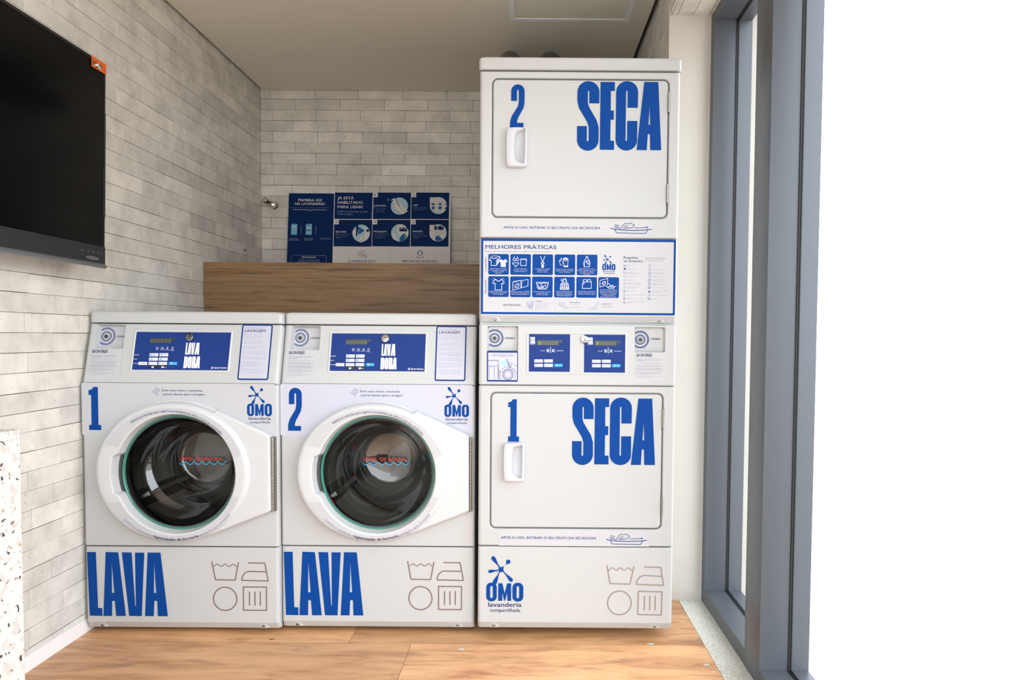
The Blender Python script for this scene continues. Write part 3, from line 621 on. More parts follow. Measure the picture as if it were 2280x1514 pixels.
    def key(x0, y0, x1, y1, m, txt=None, icon=None, tm='text_blue'):
        k_ = MB(); f = A.lin((x0+x1)/2, (y0+y1)/2); p0, p1 = f(x0, y1), f(x1, y0)
        rings = [[PS.p(*q, h) for q in rr(p0[0], p0[1], p1[0], p1[1], .0006, e, e, n=2)] for h, e in ((.0007, 0), (.0014, .0001), (.0016, .0004))]
        k_.loft(rings, m, True, False, True); o = k_.build('button', con)
        b_ = Art(PS, K, .0017); b_.rect(x0+12, (y0+y1)/2-5, x0+19, (y0+y1)/2+6, 'black' if m != 'black' else 'lcd')
        if icon: b_.ringc(x0+32, (y0+y1)/2, 12, 4, icon)
        if txt:
            for i, t in enumerate(txt): b_.text(t, x0+50-(0 if icon else 12), x1-8, (y0+y1)/2+(4 if len(txt) == 1 else (-1 if i == 0 else 9)), 7, tm, 2, .01, 1)
        b_.build('button_print', o)
    key(748, 493, 843, 527, 'white', ('MUITO', 'SUJIDADE'), 'cyan'); key(857, 493, 951, 527, 'white', ('ALTA', 'SUJIDADE'), 'cyan')
    key(745, 541, 841, 574, 'white', ('DELICADA',), 'cyan'); key(853, 541, 948, 574, 'white', ('NORMAL',), 'cyan')
    key(632, 588, 727, 621, 'white', ('SOMENTE', 'COM ÁGUA'), None); key(743, 588, 838, 621, 'white', ('NEUTRO',), None); key(851, 588, 945, 621, 'white', ('PERFUMADO',), None)
    key(962, 588, 1056, 621, 'cyan', ('INICIAR',), 'white', 'white'); 
    for x0, x1 in ((743, 838), (851, 945)):
        a = Art(PS, K); a.rect(x0, 627, x1, 659, 'black', 1, 4); a.rect(x0+36, 638, x0+60, 654, 'white', 2, 3); a.rect(x0+32, 637, x0+64, 641, 'white', 2)
        if x0 > 800: a.text('+amac', x0+58, x0+92, 650, 9, 'white', 2, .02)
        a.build('dosing_mark', con)
    u, v = A.uv(1183, 318); lock(PS, u, v, con)
    # practices notice
    a = Art(PS, K); a.rect(1733, 175, 2071, 784, 'label_blue', 0, 22); a.rect(1748, 190, 2056, 768, 'sticker_lavender', 1, 10)
    a.text('MELHORES PRÁTICAS', 1771, 1967, 222, 12, 'text_soft'); a.text('LAVAGEM', 1773, 2000, 263, 31, 'text_blue', 2, .015, 3)
    rows = ["Roupas escuras e coloridas podem", "manchar as claras. Lave separado,", "as roupas agradecem!", None, "Para preservar peças delicadas e", "íntimas, use saquinhos protetores.", None, "Certifique-se de esvaziar os bolsos,", "fechando zíperes e botões.", None, "Cuide bem de suas roupas, não misture", "com peças de cozinha, limpeza ou tapetes.", None,
            "Lembre-se de não misturar suas peças com", "as dos pets. Elas devem ser lavadas à parte.", None, "Lavagem com dosagem automática da", "marca mais amada do Brasil e do amaciante", "que dá vida longa às roupas.", None, "Se preferir não usar os produtos, escolha o", "ciclo \"Somente com água\" e utilize sempre", "produtos em versões líquidas, nunca em pó."]
    y = 293; L_ = 2270/1000
    for r in rows:
        if r is None: a.rect(1772-(y-240)*.035, y-13, 2044-(y-240)*.035, y-12, 'text_faint'); y += 17; continue
        x = 1768-(y-290)*.04; a.text(r, x, x+len(r)*6.35, y, 8, 'text_soft', 2, 0, 1); y += 19.6
    a.text('tbag', 1840, 1940, 748, 18, 'text_faint', 2, 0); a.build('practices_notice', con)
    # lid
    zl0 = zt+.0015; Yl = .053-.004; zl1 = un(850, 697, 1, M2.y+Yl)[2]
    mb = MB(); sweep(mb, PF, -HW, HW, rnd(zl0, zl1, .010, .016, -Yl), .014, .68, 'enamel'); mb.build('lid', parent, wn=True)
    # pedestal print (measured on the left washer)
    P1 = PL(M1, M=M1); a = Art(P1, (170, 1200, 4.851))
    a.poly([(122, 141), (218, 141), (232, 743), (277, 745), (277, 830), (141, 828)], 'blue')
    a.poly([(324, 141), (460, 145), (531, 831), (426, 831), (414, 668), (385, 668), (382, 831), (288, 831)], 'blue', 1, [[(388, 252), (411, 581), (384, 581)]], c=(410, 486))
    a.poly([(498, 145), (604, 147), (634, 725), (642, 725), (640, 147), (740, 147), (703, 832), (567, 831)], 'blue')
    a.poly([(776, 147), (915, 147), (985, 833), (877, 833), (872, 668), (842, 668), (833, 833), (738, 833)], 'blue', 1, [[(845, 255), (863, 581), (838, 581)]], c=(861, 490))
    a.build('lettering', ped); a = Art(P1, (170, 1200, 4.851)); care_symbols(a, 'care_dark'); a.build('care_symbols', ped)
    # door
    n = 180; ex, ez = PD.uv(829, 1054); rx = (PD.uv(1000, 1054)[0]-PD.uv(658, 1054)[0])/2; rz = (PD.uv(829, 900)[1]-PD.uv(829, 1208)[1])/2
    th = [2*math.pi*k/n for k in range(n)]
    def E_(e, h): return [PD.p(ex+(rx-e)*math.cos(t), ez+(rz-e)*math.sin(t), h) for t in th]
    def grip(t):
        dg = abs(math.degrees(t)-181); return max(0, min(1, (19.5-dg)/1.6))
    def Cc(r, h, g=.014): return [PD.p(gx+(r+g*grip(t))*math.cos(t), gz+(r+g*grip(t))*math.sin(t), h) for t in th]
    mb = MB(); mb.loft([E_(-.0065, -.0449), E_(-.0065, -.040), E_(-.002, -.038), E_(0, -.034), E_(0, -.014), E_(.0015, -.008), E_(.006, -.003), E_(.013, -.0006), E_(.018, 0),
                        Cc(.2125, 0), Cc(.209, -.001), Cc(.2065, -.004), Cc(.203, -.024), Cc(.200, -.040)], 'plastic_white')
    door = mb.build('door', parent, wn=True, smooth=.9)
    mb = MB(); mb.loft([Cc(.19, -.036), Cc(.2165, -.036)], 'groove_dark'); mb.build('grip_recess', door, smooth=0)  # backing ring behind the grip slot, its shade put into the dark colour
    # hinge plate, tangent to the ring
    arc = [(ex+(rx-.02)*math.cos(t), ez+(rz-.02)*math.sin(t)) for t in [math.radians(-62+124*k/30) for k in range(31)]]
    o4 = [PD.uv(*q) for q in ((926, 917), (1036, 967), (1043, 974), (1043, 1140), (1034, 1146), (912, 1193))]
    out_ = o4[::-1]+[]; P_ = out_[:1]+out_[1:]                               # bottom-left ... top-left
    poly = P_+arc[::-1]; cxx = sum(q[0] for q in P_)/6; czz = sum(q[1] for q in P_)/6
    def sc(e): return [(q[0]-(e if 0 < i < 5 else 0)*(1 if q[0] > .1 else 0), q[1]+(e if i < 3 else -e)) if i < 6 else q for i, q in enumerate(poly)]
    R_ = [sc(0), sc(0), sc(.0015), sc(.004), sc(.007)]; H_ = [-.0449, -.020, -.0155, -.013, -.012]
    mb = MB(); mb.loft([[PD.p(*q, h) for q in r] for r, h in zip(R_, H_)], 'plastic_white')
    tri = tessellate_polygon([[V3((q[0], q[1], 0)) for q in R_[-1]]]); mb.add([PD.p(*q, -.012) for q in R_[-1]], [tuple(t) for t in tri], 'plastic_white')
    mb.build('hinge_plate', door, wn=True)
    X = (620, 840, 3.883)
    mb = MB(); hu, hv0 = PF.off(.02).uv(1047, 1139); hv1 = PF.off(.02).uv(1047, 975)[1]; k = 21
    for i in range(k):
        a0 = hv0+(hv1-hv0)*i/k; a1 = hv0+(hv1-hv0)*(i+1)/k-.0009; mb.tube([(hu, -.018, a0), (hu, -.018, a1)], .0052, 'zinc', 10)
    mb.box((hu-.008, -.013, hv0), (hu+.008, 0, hv1), 'zinc'); mb.build('hinge', door)
    def ringsticker(t0, t1, name):
        a = Art(PD, X); P = []
        for k in range(41):
            t = math.radians(t0+(t1-t0)*k/40); P.append((ex+(rx-.0165)*math.cos(t), ez+(rz-.0165)*math.sin(t)))
        for k in range(40, -1, -1):
            t = math.radians(t0+(t1-t0)*k/40); P.append((gx+.214*math.cos(t), gz+.214*math.sin(t)))
        a.fill([P], 'sticker_grey', 0); return a
    a = ringsticker(16, 154.5, 'x'); a.arctext('VERIFIQUE E RETIRE SEUS OBJETOS DA BORRACHA APÓS O USO DA LAVADORA.', (470, 409), (850, 313), (1246, 508), 20, 'text_blue'); a.build('ring_sticker', door)
    a = ringsticker(207, 339, 'x')
    Pb = ((400, 1236), (850, 1411), (1313, 1190))
    for t, s0, s1, m_, b_ in (('Solicite à zeladoria a', 0, .275, 'text_soft', 0), ('higienização da borracha', .285, .675, 'text_blue', .03), ('sempre que possível', .685, 1, 'text_soft', 0)): arcpart(a, t, Pb, 24, m_, s0, s1, b_)
    a.build('ring_sticker', door)
    # glass bowl, rubber gasket and drum
    mb = MB(); lathe(mb, PF, gx, gz, [(.2005, .004), (.2012, .009), (.1995, .0125), (.197, .0128), (.1945, .010), (.193, .004)], 'green_glass', 120); gr = mb.build('glass_rim', door)
    G = [(.193, .004), (.190, -.006), (.182, -.03), (.170, -.052), (.160, -.068), (.149, -.079), (.141, -.09), (.136, -.108), (.130, -.13), (.121, -.148), (.114, -.156), (.108, -.162), (.103, -.170), (.098, -.178), (.088, -.183), (.05, -.185), (.02, -.186), (.0003, -.186)]
    prof = [(r, h, gx+max(0, -h)*.05*math.sin(h*30), gz+max(0, -h-.02)*.12) for r, h in G]
    mb = MB(); lathe(mb, PF, gx, gz, prof, 'bowl_glass', 120); bowl = mb.build('glass_bowl', door, smooth=1.2)
    Pg = PF.off(-.172); a = Art(Pg, X, 0); fx = (738, 1100)
    a.text('LIMITE', 738, 848, 722, 30, 'red', 1, .014, 3); a.text('DE ROUPA', 878, 1100, 724, 30, 'red', 1, .014, 3)
    for i in range(6):
        x0 = 724+i*68; a.stroke([(x0+68*k/10, 733+24*math.sin(math.pi*k/10)) for k in range(11)], 7, 'water_blue', 1)
    a.build('fill_line_print', bowl)
    mb = MB(); lathe(mb, PF, gx, gz, [(.2215, -.003), (.214, -.012), (.206, -.03), (.212, -.045), (.222, -.052), (.222, -.07), (.25, -.08)], 'rubber', 72); mb.build('rubber_gasket', parent)
    mb = MB(); lathe(mb, PF, gx, gz, [(.215, -.072), (.262, -.085), (.268, -.1), (.268, -.47), (.262, -.48), (.16, -.475), (.12, -.46), (.0004, -.455)], 'drum_steel', 72); dr = mb.build('drum', parent)
    for k in range(3):
        t = math.radians(90+120*k); mb = MB(); c, s_ = math.cos(t), math.sin(t)
        rings = []
        for y_ in (-.11, -.13, -.42, -.45):
            e = .4 if y_ in (-.11, -.45) else 1
            rings.append([PF.p(gx+c*(.268-r*e)-s_*w_*e, gz+s_*(.268-r*e)+c*w_*e, y_) for r, w_ in ((0, -.035), (.03, -.022), (.055, -.008), (.055, .008), (.03, .022), (0, .035))])
        mb.loft(rings, 'drum_steel', True, True, True); mb.build('drum_lifter', dr)
    feet(parent)
def arcpart(a, t, P3, cap, m, s0, s1, bold):
    """a stretch of a line of text that runs along the lower arc"""
    P = [V3((*a.uv(*q), 0)) for q in P3]; ax, ay, bx, by, cx, cy = P[0].x, P[0].y, P[1].x, P[1].y, P[2].x, P[2].y
    d = 2*(ax*(by-cy)+bx*(cy-ay)+cx*(ay-by))
    ux = ((ax*ax+ay*ay)*(by-cy)+(bx*bx+by*by)*(cy-ay)+(cx*cx+cy*cy)*(ay-by))/d; uy = ((ax*ax+ay*ay)*(cx-bx)+(bx*bx+by*by)*(ax-cx)+(cx*cx+cy*cy)*(bx-ax))/d
    R = math.hypot(ax-ux, ay-uy); t0 = math.atan2(ay-uy, ax-ux); t1 = math.atan2(cy-uy, cx-ux)
    while t1 < t0: t1 += 2*math.pi
    vs, fs, x0, x1 = font_mesh(t, bold, 2); k = abs(a.uv(1, 0)[0]-a.uv(0, 0)[0])*cap/CAP; out = []
    for v in vs:
        th = t0+(t1-t0)*(s0+(s1-s0)*(v[0]-x0)/(x1-x0)); q = R-v[1]*k; out.append(a.pl.p(ux+q*math.cos(th), uy+q*math.sin(th), a.base+.0006+v[2]))
    a.mb.add(out, fs, m)
wa = empty('washing_machine', M2, 'white front-load washer numbered 2, in the middle beside the stacked dryers', 'washing machine', 'front-load washers'); washer(wa)
bpy.context.view_layer.update()
wb = dup(wa, M1); wb['label'] = 'white front-load washer numbered 1, against the left brick wall'
def body_sticker(parent, tint, number):
    X = (620, 840, 3.883); a = Art(PF, X); p0, p1 = a.uv(18, 506), a.uv(1682, 68); gx, gz = PD.uv(836, 1057)
    o = rr(p0[0], p0[1], p1[0], p1[1], .008, n=5); R = .232; dz = p0[1]-gz; t0 = math.asin(dz/R)     # cut round the door opening
    arc = [(gx+R*math.cos(t), gz+R*math.sin(t)) for t in [math.pi-t0-(math.pi-2*t0)*k/40 for k in range(41)]]
    a.fill([o[:6]+arc+o[6:]], tint, 0)
    if number == 2: a.glyph('2', 83, 91, 203, 462, 'blue')
    else: a.glyph('1', 78, 92, 182, 462, 'blue')
    a.text('Evite mau cheiro, mantenha', 708, 1052, 131, 20, 'text_blue', 2, -.004); a.text('a porta aberta após a lavagem', 708, 1075, 164, 20, 'text_blue', 2, -.004)
    for P in ([(630, 118), (655, 118)]+ell(658, 109, 9, 9, 9, 90, -150), [(618, 133), (676, 133)]+ell(676, 121, 9, 11, 9, 90, -140), [(632, 145), (663, 145)]+ell(662, 153, 9, 8, 9, -90, 130)): a.stroke(P, 4.5, 'text_soft', 1)
    a.logo(1434, 84, 1648, 410, 'blue'); a.build('front_sticker', parent)
body_sticker(wa, 'sticker_lavender', 2); body_sticker(wb, 'sticker_grey', 1)
# ---------------------------------------------------------------- stacked dryers
MD = V3((.1740, 2.358, 0)); FD = PL(MD, M=MD)
HW = .3412
dr_ = empty('stacked_tumble_dryer', MD, 'tall white double stacked dryer between the washers and the window', 'dryer')
zd = lambda py: FD.uv(1290, py)[1]
D1, D2, D3, D4, D5, D6 = zd(1398), zd(1217.5), zd(858.5), zd(722), zd(531.5), zd(158)
ZTOP = zd(127.5); FB = FD.off(-.0135); D1 = FB.uv(1290, 1399)[1]; D4B = FB.uv(1290, 719.5)[1]
def dryer_door(parent, X, hole, glyph, gbox, hand, pock, hinges, seca, z0, z1, label):
    a = Art(FD, X); u0, v0 = a.uv(hole[0], (hole[1]+hole[3])/2)[0], a.uv((hole[0]+hole[2])/2, hole[3])[1]
    u1, v1 = a.uv(hole[2], (hole[1]+hole[3])/2)[0], a.uv((hole[0]+hole[2])/2, hole[1])[1]; R = .020
    mb = MB(); panel(mb, FD, (-HW, z0, HW, z1, .006), 'enamel', [rr(u0, v0, u1, v1, R, n=10)], .011, .005, .02, .005, .02); body = mb.build(label, parent, wn=True)
    mb = MB(); box_pl(mb, FD, -HW+.02, z0+.01, HW-.02, z1-.01, -.028, -.019, 'enamel'); mb.build('frame_backing', body, smooth=0)
    mb = MB(); g = .0042; panel(mb, FD.off(-.001), (u0+g, v0+g, u1-g, v1-g, R-g+.001), 'enamel', (), .004, .004, .016); door = mb.build('door', parent, wn=True)
    F = FD.off(-.001)
    # handle with a finger pocket
    L_ = a.lin((hand[0]+hand[2])/2, (hand[1]+hand[3])/2); W_, H_ = hand[2]-hand[0], hand[3]-hand[1]
    o = [(hand[0]+x*W_, hand[1]+y*H_) for x, y in ((.06, .01), (.97, 0), (1, .05), (.99, .35), (.985, .70), (.97, .94), (.94, 1), (.08, 1), (.02, .93), (0, .6), (0, .3), (.02, .1))]
    p = [(pock[0]+x*(pock[2]-pock[0]), pock[1]+y*(pock[3]-pock[1])) for x, y in ((.2, .05), (.97, 0), (1, .05), (1, .5), (.97, .93), (.9, 1), (.25, .93), (.04, .82), (0, .5), (.06, .18))]
    n = 96; o, p = resample(smoothp(o, 2), n), resample(smoothp(p, 3), n)
    def sc(P, q, h):
        cx = sum(x for x, y in P)/n; cy = sum(y for x, y in P)/n; out = []; wd = max(q[0] for q in P)-min(q[0] for q in P); hg = max(q[1] for q in P)-min(q[1] for q in P)
        for x, y in P:
            u, v = L_(cx+(x-cx)*(1-q/(.5*wd)), cy+(y-cy)*(1-q/(.5*hg))); out.append(F.p(u, v, h))
        return out
    mb = MB(); mb.loft([sc(o, 0, 0), sc(o, 1, .010), sc(o, 3, .018), sc(o, 5, .0212), sc(o, 8, .022), sc(p, -3, .022), sc(p, -1, .0215), sc(p, 1.5, .020), sc(p, 9, .006), sc(p, 16, .001)], 'handle_plastic', True, False, True)
    mb.build('handle', door, smooth=1.2)
    for q in hinges:
        mb = MB(); hu, ha = a.uv((q[0]+q[2])/2, q[3]); hb = a.uv((q[0]+q[2])/2, q[1])[1]
        for i in range(5):
            z_0 = ha+(hb-ha)*i/5; z_1 = ha+(hb-ha)*(i+1)/5-.0008; mb.tube([(hu, -.001, z_0), (hu, -.001, z_1)], .0033, 'zinc', 10)
        mb.box((hu-.004, .001, ha), (hu+.004, .006, hb), 'zinc'); mb.build('hinge', door)
    b = Art(F, X)
    b.glyph(glyph, *gbox, 'blue'); b.build('number_print', door); b = Art(F, X)
    for g_, q in zip('SECA', seca): b.glyph(g_, *q, 'blue')
    b.build('word_print', door); return body
def tray(a, x0, y0, x1, y1, m, w_=1.0):
    k = (x1-x0)/452; g = lambda P: [(x0+(x-1435)*k, y0+(y-42)*(y1-y0)/116) for x, y in P]; c = ((x0+x1)/2, (y0+y1)/2)
    st = lambda P, w=7, cl=False: a.stroke(g(P), w*k, m, 1, cl, c)
    st([(1437, 103), (1480, 114), (1560, 122), (1700, 125), (1800, 121), (1885, 111)], 8); st([(1480, 115), (1492, 128), (1497, 145), (1506, 154), (1815, 158), (1825, 146), (1832, 130), (1845, 119)])
    st([(1545, 112), (1572, 72), (1592, 50), (1640, 52), (1658, 43), (1678, 58), (1697, 70), (1680, 88), (1664, 96), (1640, 100), (1608, 95)], 6)
    st([(1578, 110), (1585, 92), (1600, 78), (1628, 75)], 6); st([(1590, 112), (1598, 97)], 5); st([(1604, 112), (1611, 97)], 5); st([(1617, 110), (1622, 99)], 4)
    st([(1483, 62), (1530, 74)], 6); st([(1480, 80), (1524, 90)], 6); st([(1478, 94), (1540, 104)], 6)
    st([(1700, 98), (1770, 96), (1830, 91)], 6); a.poly(g([(1822, 82), (1850, 88), (1826, 101)]), m, 1, c=c)
X4, X5, X8 = (1060, 100, 3.522), (1060, 850, 3.985), (1060, 1180, 4.957)
up = dryer_door(dr_, X4, (123, 264, 1510, 1358), '2', (267, 311, 380, 650), (234, 653, 404, 968), (296, 672, 383, 944),
    ((1502, 375, 1517, 530), (1489, 1090, 1504, 1238)), ((793, 286, 965, 830), (973, 292, 1085, 823), (1096, 286, 1268, 829), (1262, 292, 1455, 826)), D5+.0012, D6-.001, 'upper_dryer_front')
a = Art(FD, X4); a.rect(196, 1371, 1395, 1497, 'sticker_grey', 0); a.text('APÓS O USO, RETIRAR O SEU FELPO DA SECADORA', 214, 975, 1443, 19, 'label_blue', 2, .012, 3); tray(a, 1052, 1396, 1380, 1478, 'label_blue'); a.build('lint_notice', up)
lo = dryer_door(dr_, X5, (124, 97, 1655, 1307), '1', (285, 155, 382, 530), (241, 532, 434, 879), (314, 556, 409, 855),
    ((1647, 243, 1664, 410), (1637, 1022, 1655, 1190)), ((853, 141, 1041, 738), (1052, 147, 1178, 733), (1187, 141, 1380, 739), (1377, 150, 1591, 738)), D2+.0012, D3-.0012, 'lower_dryer_front')
a = Art(FD, X5); a.rect(200, 1310, 1535, 1458, 'sticker_grey', 0); a.text('APÓS O USO, RETIRAR O SEU FELPO DA SECADORA', 219, 1068, 1395, 23, 'label_blue', 2, .012, 3); tray(a, 1152, 1348, 1515, 1443, 'label_blue'); a.build('lint_notice', lo)
a = Art(FD.off(-.004), X5); a.rect(512, 104, 593, 112, 'label_blue', 1); a.build('door_mark', lo)
# cabinet, cap, sign panel, console, pedestal
mb = MB(); mb.box((-HW+.002, .02, D1+.006), (HW-.002, .70, ZTOP-.03), 'enamel'); cab = mb.build('cabinet', dr_, smooth=0)
mb = MB()
for k in range(9):
    z = D5+.08+k*.02; mb.box((-HW-.0005, .30, z), (-HW+.003, .45, z+.006), 'groove_dark')
mb.build('side_vent', cab, smooth=0)
mb = MB(); sweep(mb, FD, -HW-.0035, HW+.0035, rnd(D6+.0025, ZTOP, .010, .018, .004), .013, .70, 'enamel'); mb.build('top_cap', dr_, wn=True)
def chamfer_panel(name, z0, zc, z1):
    mb = MB(); sweep(mb, FD, -HW, HW, [(z0, -.020, .004), (z0+.001, -.016, .0015), (z0+.003, -.0135, 0), (zc-.002, -.0012, 0), (zc, 0, 0), (z1-.005, 0, 0), (z1-.0025, -.0012, .0008), (z1-.0012, -.004, .003)], .011, .03, 'enamel')
    return mb.build(name, dr_, wn=True)
sp = chamfer_panel('sign_panel', D4B, zd(703), D5); ped = chamfer_panel('pedestal_panel', D1, zd(1385.5), D2)
for par, pts, z_0, z_1 in ((sp, ((1102, 711.5), (1467, 715.5)), D4B, zd(703)), (ped, ((1099, 1390), (1457.5, 1397)), D1, zd(1385.5))):
    for px, py in pts:
        u, v = FD.off(-.008).uv(px, py); v = (z_0+z_1)/2-.001; screw(FD.off(-.0075), u, v, par)
        mb = MB(); mb.add([FD.p(u-.026, z_0+.004, -.0145), FD.p(u+.026, z_0+.004, -.0145), FD.p(u+.007, z_1-.003, -.0015), FD.p(u-.007, z_1-.003, -.0015), FD.p(u-.012, z_0+.004, -.0085), FD.p(u+.012, z_0+.004, -.0085)], [(4, 5, 2, 3), (0, 4, 3), (5, 1, 2)], 'enamel'); mb.build('screw_boss', par, smooth=0)
a = Art(FD, X8); a.logo(111, 289, 522, 915, 'blue'); a.build('logo_print', ped); a = Art(FD, X8)
g8 = Art(FD, X8)
def care8(a, m):
    w_ = 12; a.stroke([(1444, 392), (1480, 592), (1700, 596), (1740, 402)], w_, m)
    a.stroke([(1462+(1722-1462)*k/36, 430-14*math.cos((k/36)*6*math.pi-math.pi)) for k in range(37)], 10, m)
    a.stroke([(1855, 408), (2037, 412), (2071, 610), (1771, 600)]+[(1771+90*(1-math.cos(t)), 600-98*math.sin(t)) for t in [k*math.pi/20 for k in range(11)]]+[(2052, 511)], w_, m)
    a.ringc(1582, 804, 137, 12, m); a.stroke([(1790, 675), (2050, 682), (2046, 938), (1785, 932)], w_, m, closed=True)
    for x in (1857, 1917, 1977): a.stroke([(x, 730), (x, 882)], w_, m)
care8(a, 'care_grey'); a.build('care_symbols', ped)
XC = (1060, 710, 4.957); A = Art(FD, XC)
pks = []
for x0, y0, x1, y1 in ((126, 80, 463, 353), (1752, 93, 2088, 369)):
    p0 = A.uv(x0, y1); p1 = A.uv(x1, y0); p0 = (A.uv(x0, (y0+y1)/2)[0], A.uv((x0+x1)/2, y1)[1]); p1 = (A.uv(x1, (y0+y1)/2)[0], A.uv((x0+x1)/2, y0)[1]); pks.append((*p0, *p1))
mb = MB(); panel(mb, FD, (-HW, D3, HW, min(D4, D4B)-.001, .006), 'enamel', [rr(*p, .004, n=4) for p in pks], .011, .004, .035, .0015, .02); con = mb.build('console_panel', dr_, wn=True)
for i, p in enumerate(pks):
    mb = MB(); mb.loft([[FD.p(*q, -.002) for q in rr(*p, .004, n=4)], [FD.p(*q, -.017) for q in rr(p[0]+.002, p[1], p[2]-.004, p[3]-.002, .003, n=4)]], 'enamel', True, False, True); poc = mb.build('camera_pocket', con, smooth=0)
    Pk = FD.off(-.0165); a = Art(Pk, XC); cx, cy = ((205, 212), (1812, 228))[i]
    for r_, w_ in ((56, 8), (42, 5)): a.ringc(cx, cy, r_, w_, 'label_blue')
    for r_, w_ in ((97, 5), (88, 5), (82, 3)): a.ringc(cx, cy, r_, w_, 'label_blue', 1, -132, 132)
    a.text('CÂMERA', *((315, 427) if i == 0 else (1926, 2038)), (222, 231)[i], 20, 'text_blue', 2, .015)
    a.build('camera_marks', poc); u, v = Pk.uv(XC[0]+cx/XC[2], XC[1]+(cy+2)/XC[2])
    mb = MB(); lathe(mb, Pk, u, v, [(.0065, .0012), (.0065, .004), (.0055, .0045), (.0045, .003), (.0002, .0025)], 'camera_lens', 24); mb.build('camera_lens', poc)
    for q in ((p[0]+.004, p[3]-.004), ((p[0]+p[2])/2, p[3]-.0022), (p[2]-.006, p[3]-.004)):
        mb = MB(); cyl(mb, FD.off(-.0165), q[0], q[1], 0, .001, .0016, 'black', 10); mb.build('pin', poc)
mb = MB(); u0_, v0_ = A.uv(556, 606); u1_, v1_ = A.uv(1663, 152)
outer = [rr(u0_, v0_, u1_, v1_, .004, e, e) for e in (0, .0008, .002)]; inner = [rr(u0_, v0_, u1_, v1_, .004, e, e) for e in (.0030, .0045, .0052)]
mb.loft([[FD.p(*q, h) for q in r] for r, h in zip(outer+inner, (0, .0022, .003, .003, .0022, .0002))], 'plastic_white'); mb.build('control_bezel', con)
for k, (x0, y0, x1, y1, dx, dy) in enumerate(((584, 169, 1036, 583, 0, 0), (1193, 175, 1649, 592, 637, 4))):
    a = Art(FD, XC); a.rect(x0, y0, x1, y1, 'label_blue', 0)
    a.rect(672+dx, 235+dy, 915+dx, 292+dy, 'lcd', 1, 2); a.rect(921+dx, 235+dy, 954+dx, 262+dy, 'lcd', 1)
    for i in range(6):
        x = 684+i*38.5+dx; yy = dy-88
        for j, P in enumerate(([(x+3, 338), (x+22, 338)], [(x+1, 354), (x+20, 354)], [(x-2, 371), (x+17, 371)], [(x+2, 339), (x, 353)], [(x+23, 339), (x+21, 353)], [(x, 355), (x-3, 370)], [(x+20, 355), (x+18, 370)])):
            a.stroke([(p, q+yy) for p, q in P], 4.2, 'lcd_lit' if (i == 0 and j in (4, 6)) else 'lcd_ghost', 2)
    for g_, q0, q1 in (('S', 603, 615), ('E', 617, 626), ('C', 627, 638), ('A', 638, 650)): a.glyph(g_, q0+dx, 200+dy, q1+dx, 235+dy, 'white')
    for g_, q0, q1 in (('D', 604, 615), ('O', 616, 627), ('R', 628, 640), ('A', 640, 652)): a.glyph(g_, q0+dx, 240+dy, q1+dx, 272+dy, 'white')
    a.rect(604+dx, 279+dy, 652+dx, 282+dy, 'white', 1)
    a.rect(596+dx, 195+dy, 598.5+dx, 285+dy, 'white', 1); a.rect(819+dx, 308+dy, 823+dx, 380+dy, 'white', 1)
    for x in (785, 796, 807): a.stroke([(x-4+dx, 335+dy), (x-6+dx, 343+dy), (x-2+dx, 352+dy), (x-4+dx, 366+dy)], 4.5, 'white', 1)
    for P in ([(835, 335), (870, 366)], [(870, 335), (835, 366)], [(845, 338), (842, 350), (847, 364)], [(858, 338), (856, 350), (861, 364)]): a.stroke([(p+dx, q+dy) for p, q in P], 4, 'white', 1)
    for x in (793, 850): a.circ(x+dx, 321+dy, 4, 'lcd_ghost', 1)
    a.text('SECAGEM', 709+dx, 760+dx, 354+dy, 7, 'white', 2, .03); a.text('RESFRIAMENTO', 888+dx, 967+dx, 355+dy, 7, 'white', 2, .03)
    o = a.build('control_label', con)
    for x0_, y0_, x1_, y1_, m_, t_ in ((643, 447, 738, 481, 'white', ('ALTA', 'TEMP.')), (752, 447, 847, 481, 'white', ('MÉDIA', 'TEMP.')), (643, 496, 738, 530, 'white', ('BAIXA', 'TEMP.')), (751, 496, 847, 530, 'white', ('DELICADA',)), (860, 496, 955, 530, 'cyan', ('INICIAR',))):
        mb = MB(); f = A.lin((x0_+x1_)/2+dx, (y0_+y1_)/2+dy); p0, p1 = f(x0_+dx, y1_+dy), f(x1_+dx, y0_+dy)
        mb.loft([[FD.p(*q, h) for q in rr(p0[0], p0[1], p1[0], p1[1], .0006, e, e, n=2)] for h, e in ((.0010, 0), (.0016, .0001), (.0018, .0004))], m_, True, False, True); bt = mb.build('button', con)
        b_ = Art(FD, XC, .0019); b_.rect(x0_+10+dx, y0_+12+dy, x0_+17+dx, y0_+22+dy, 'black' if x0_ > 640 else 'black', 1)
        if m_ == 'white': b_.rect(x0_+31+dx, y0_+5+dy, x0_+37+dx, y1_-5+dy, 'water_blue', 1)
        else: b_.ringc(x0_+31+dx, (y0_+y1_)/2+dy, 9, 3.5, 'white')
        for i, t in enumerate(t_): b_.text(t, x0_+46+dx, x0_+(80 if len(t_) == 2 else 88)+dx, (y0_+y1_)/2+dy+(4 if len(t_) == 1 else (-1 if i == 0 else 9)), 7, 'white' if m_ == 'cyan' else 'text_blue', 2, .01, 1)
        b_.build('button_print', bt)
u, v = A.uv(1198, 228); lock(FD, u, v, con, .0135)
leia(Art(FD, XC), 1758, 369, 2118, 712, 0, con)
a = Art(FD, XC); a.rect(120, 353, 462, 692, 'label_blue', 0, 8); a.rect(133, 373, 453, 674, 'sticker_lavender', 1, 6)
a.text('Mantenha a tela do celular', 185, 405, 393, 11, 'text_soft', 2, .01); a.text('a 10cm de distância da câmera', 170, 427, 411, 11, 'text_blue', 2, .012)
a.poly([(248, 492), (335, 443), (368, 523)], 'pale_cyan', 2)
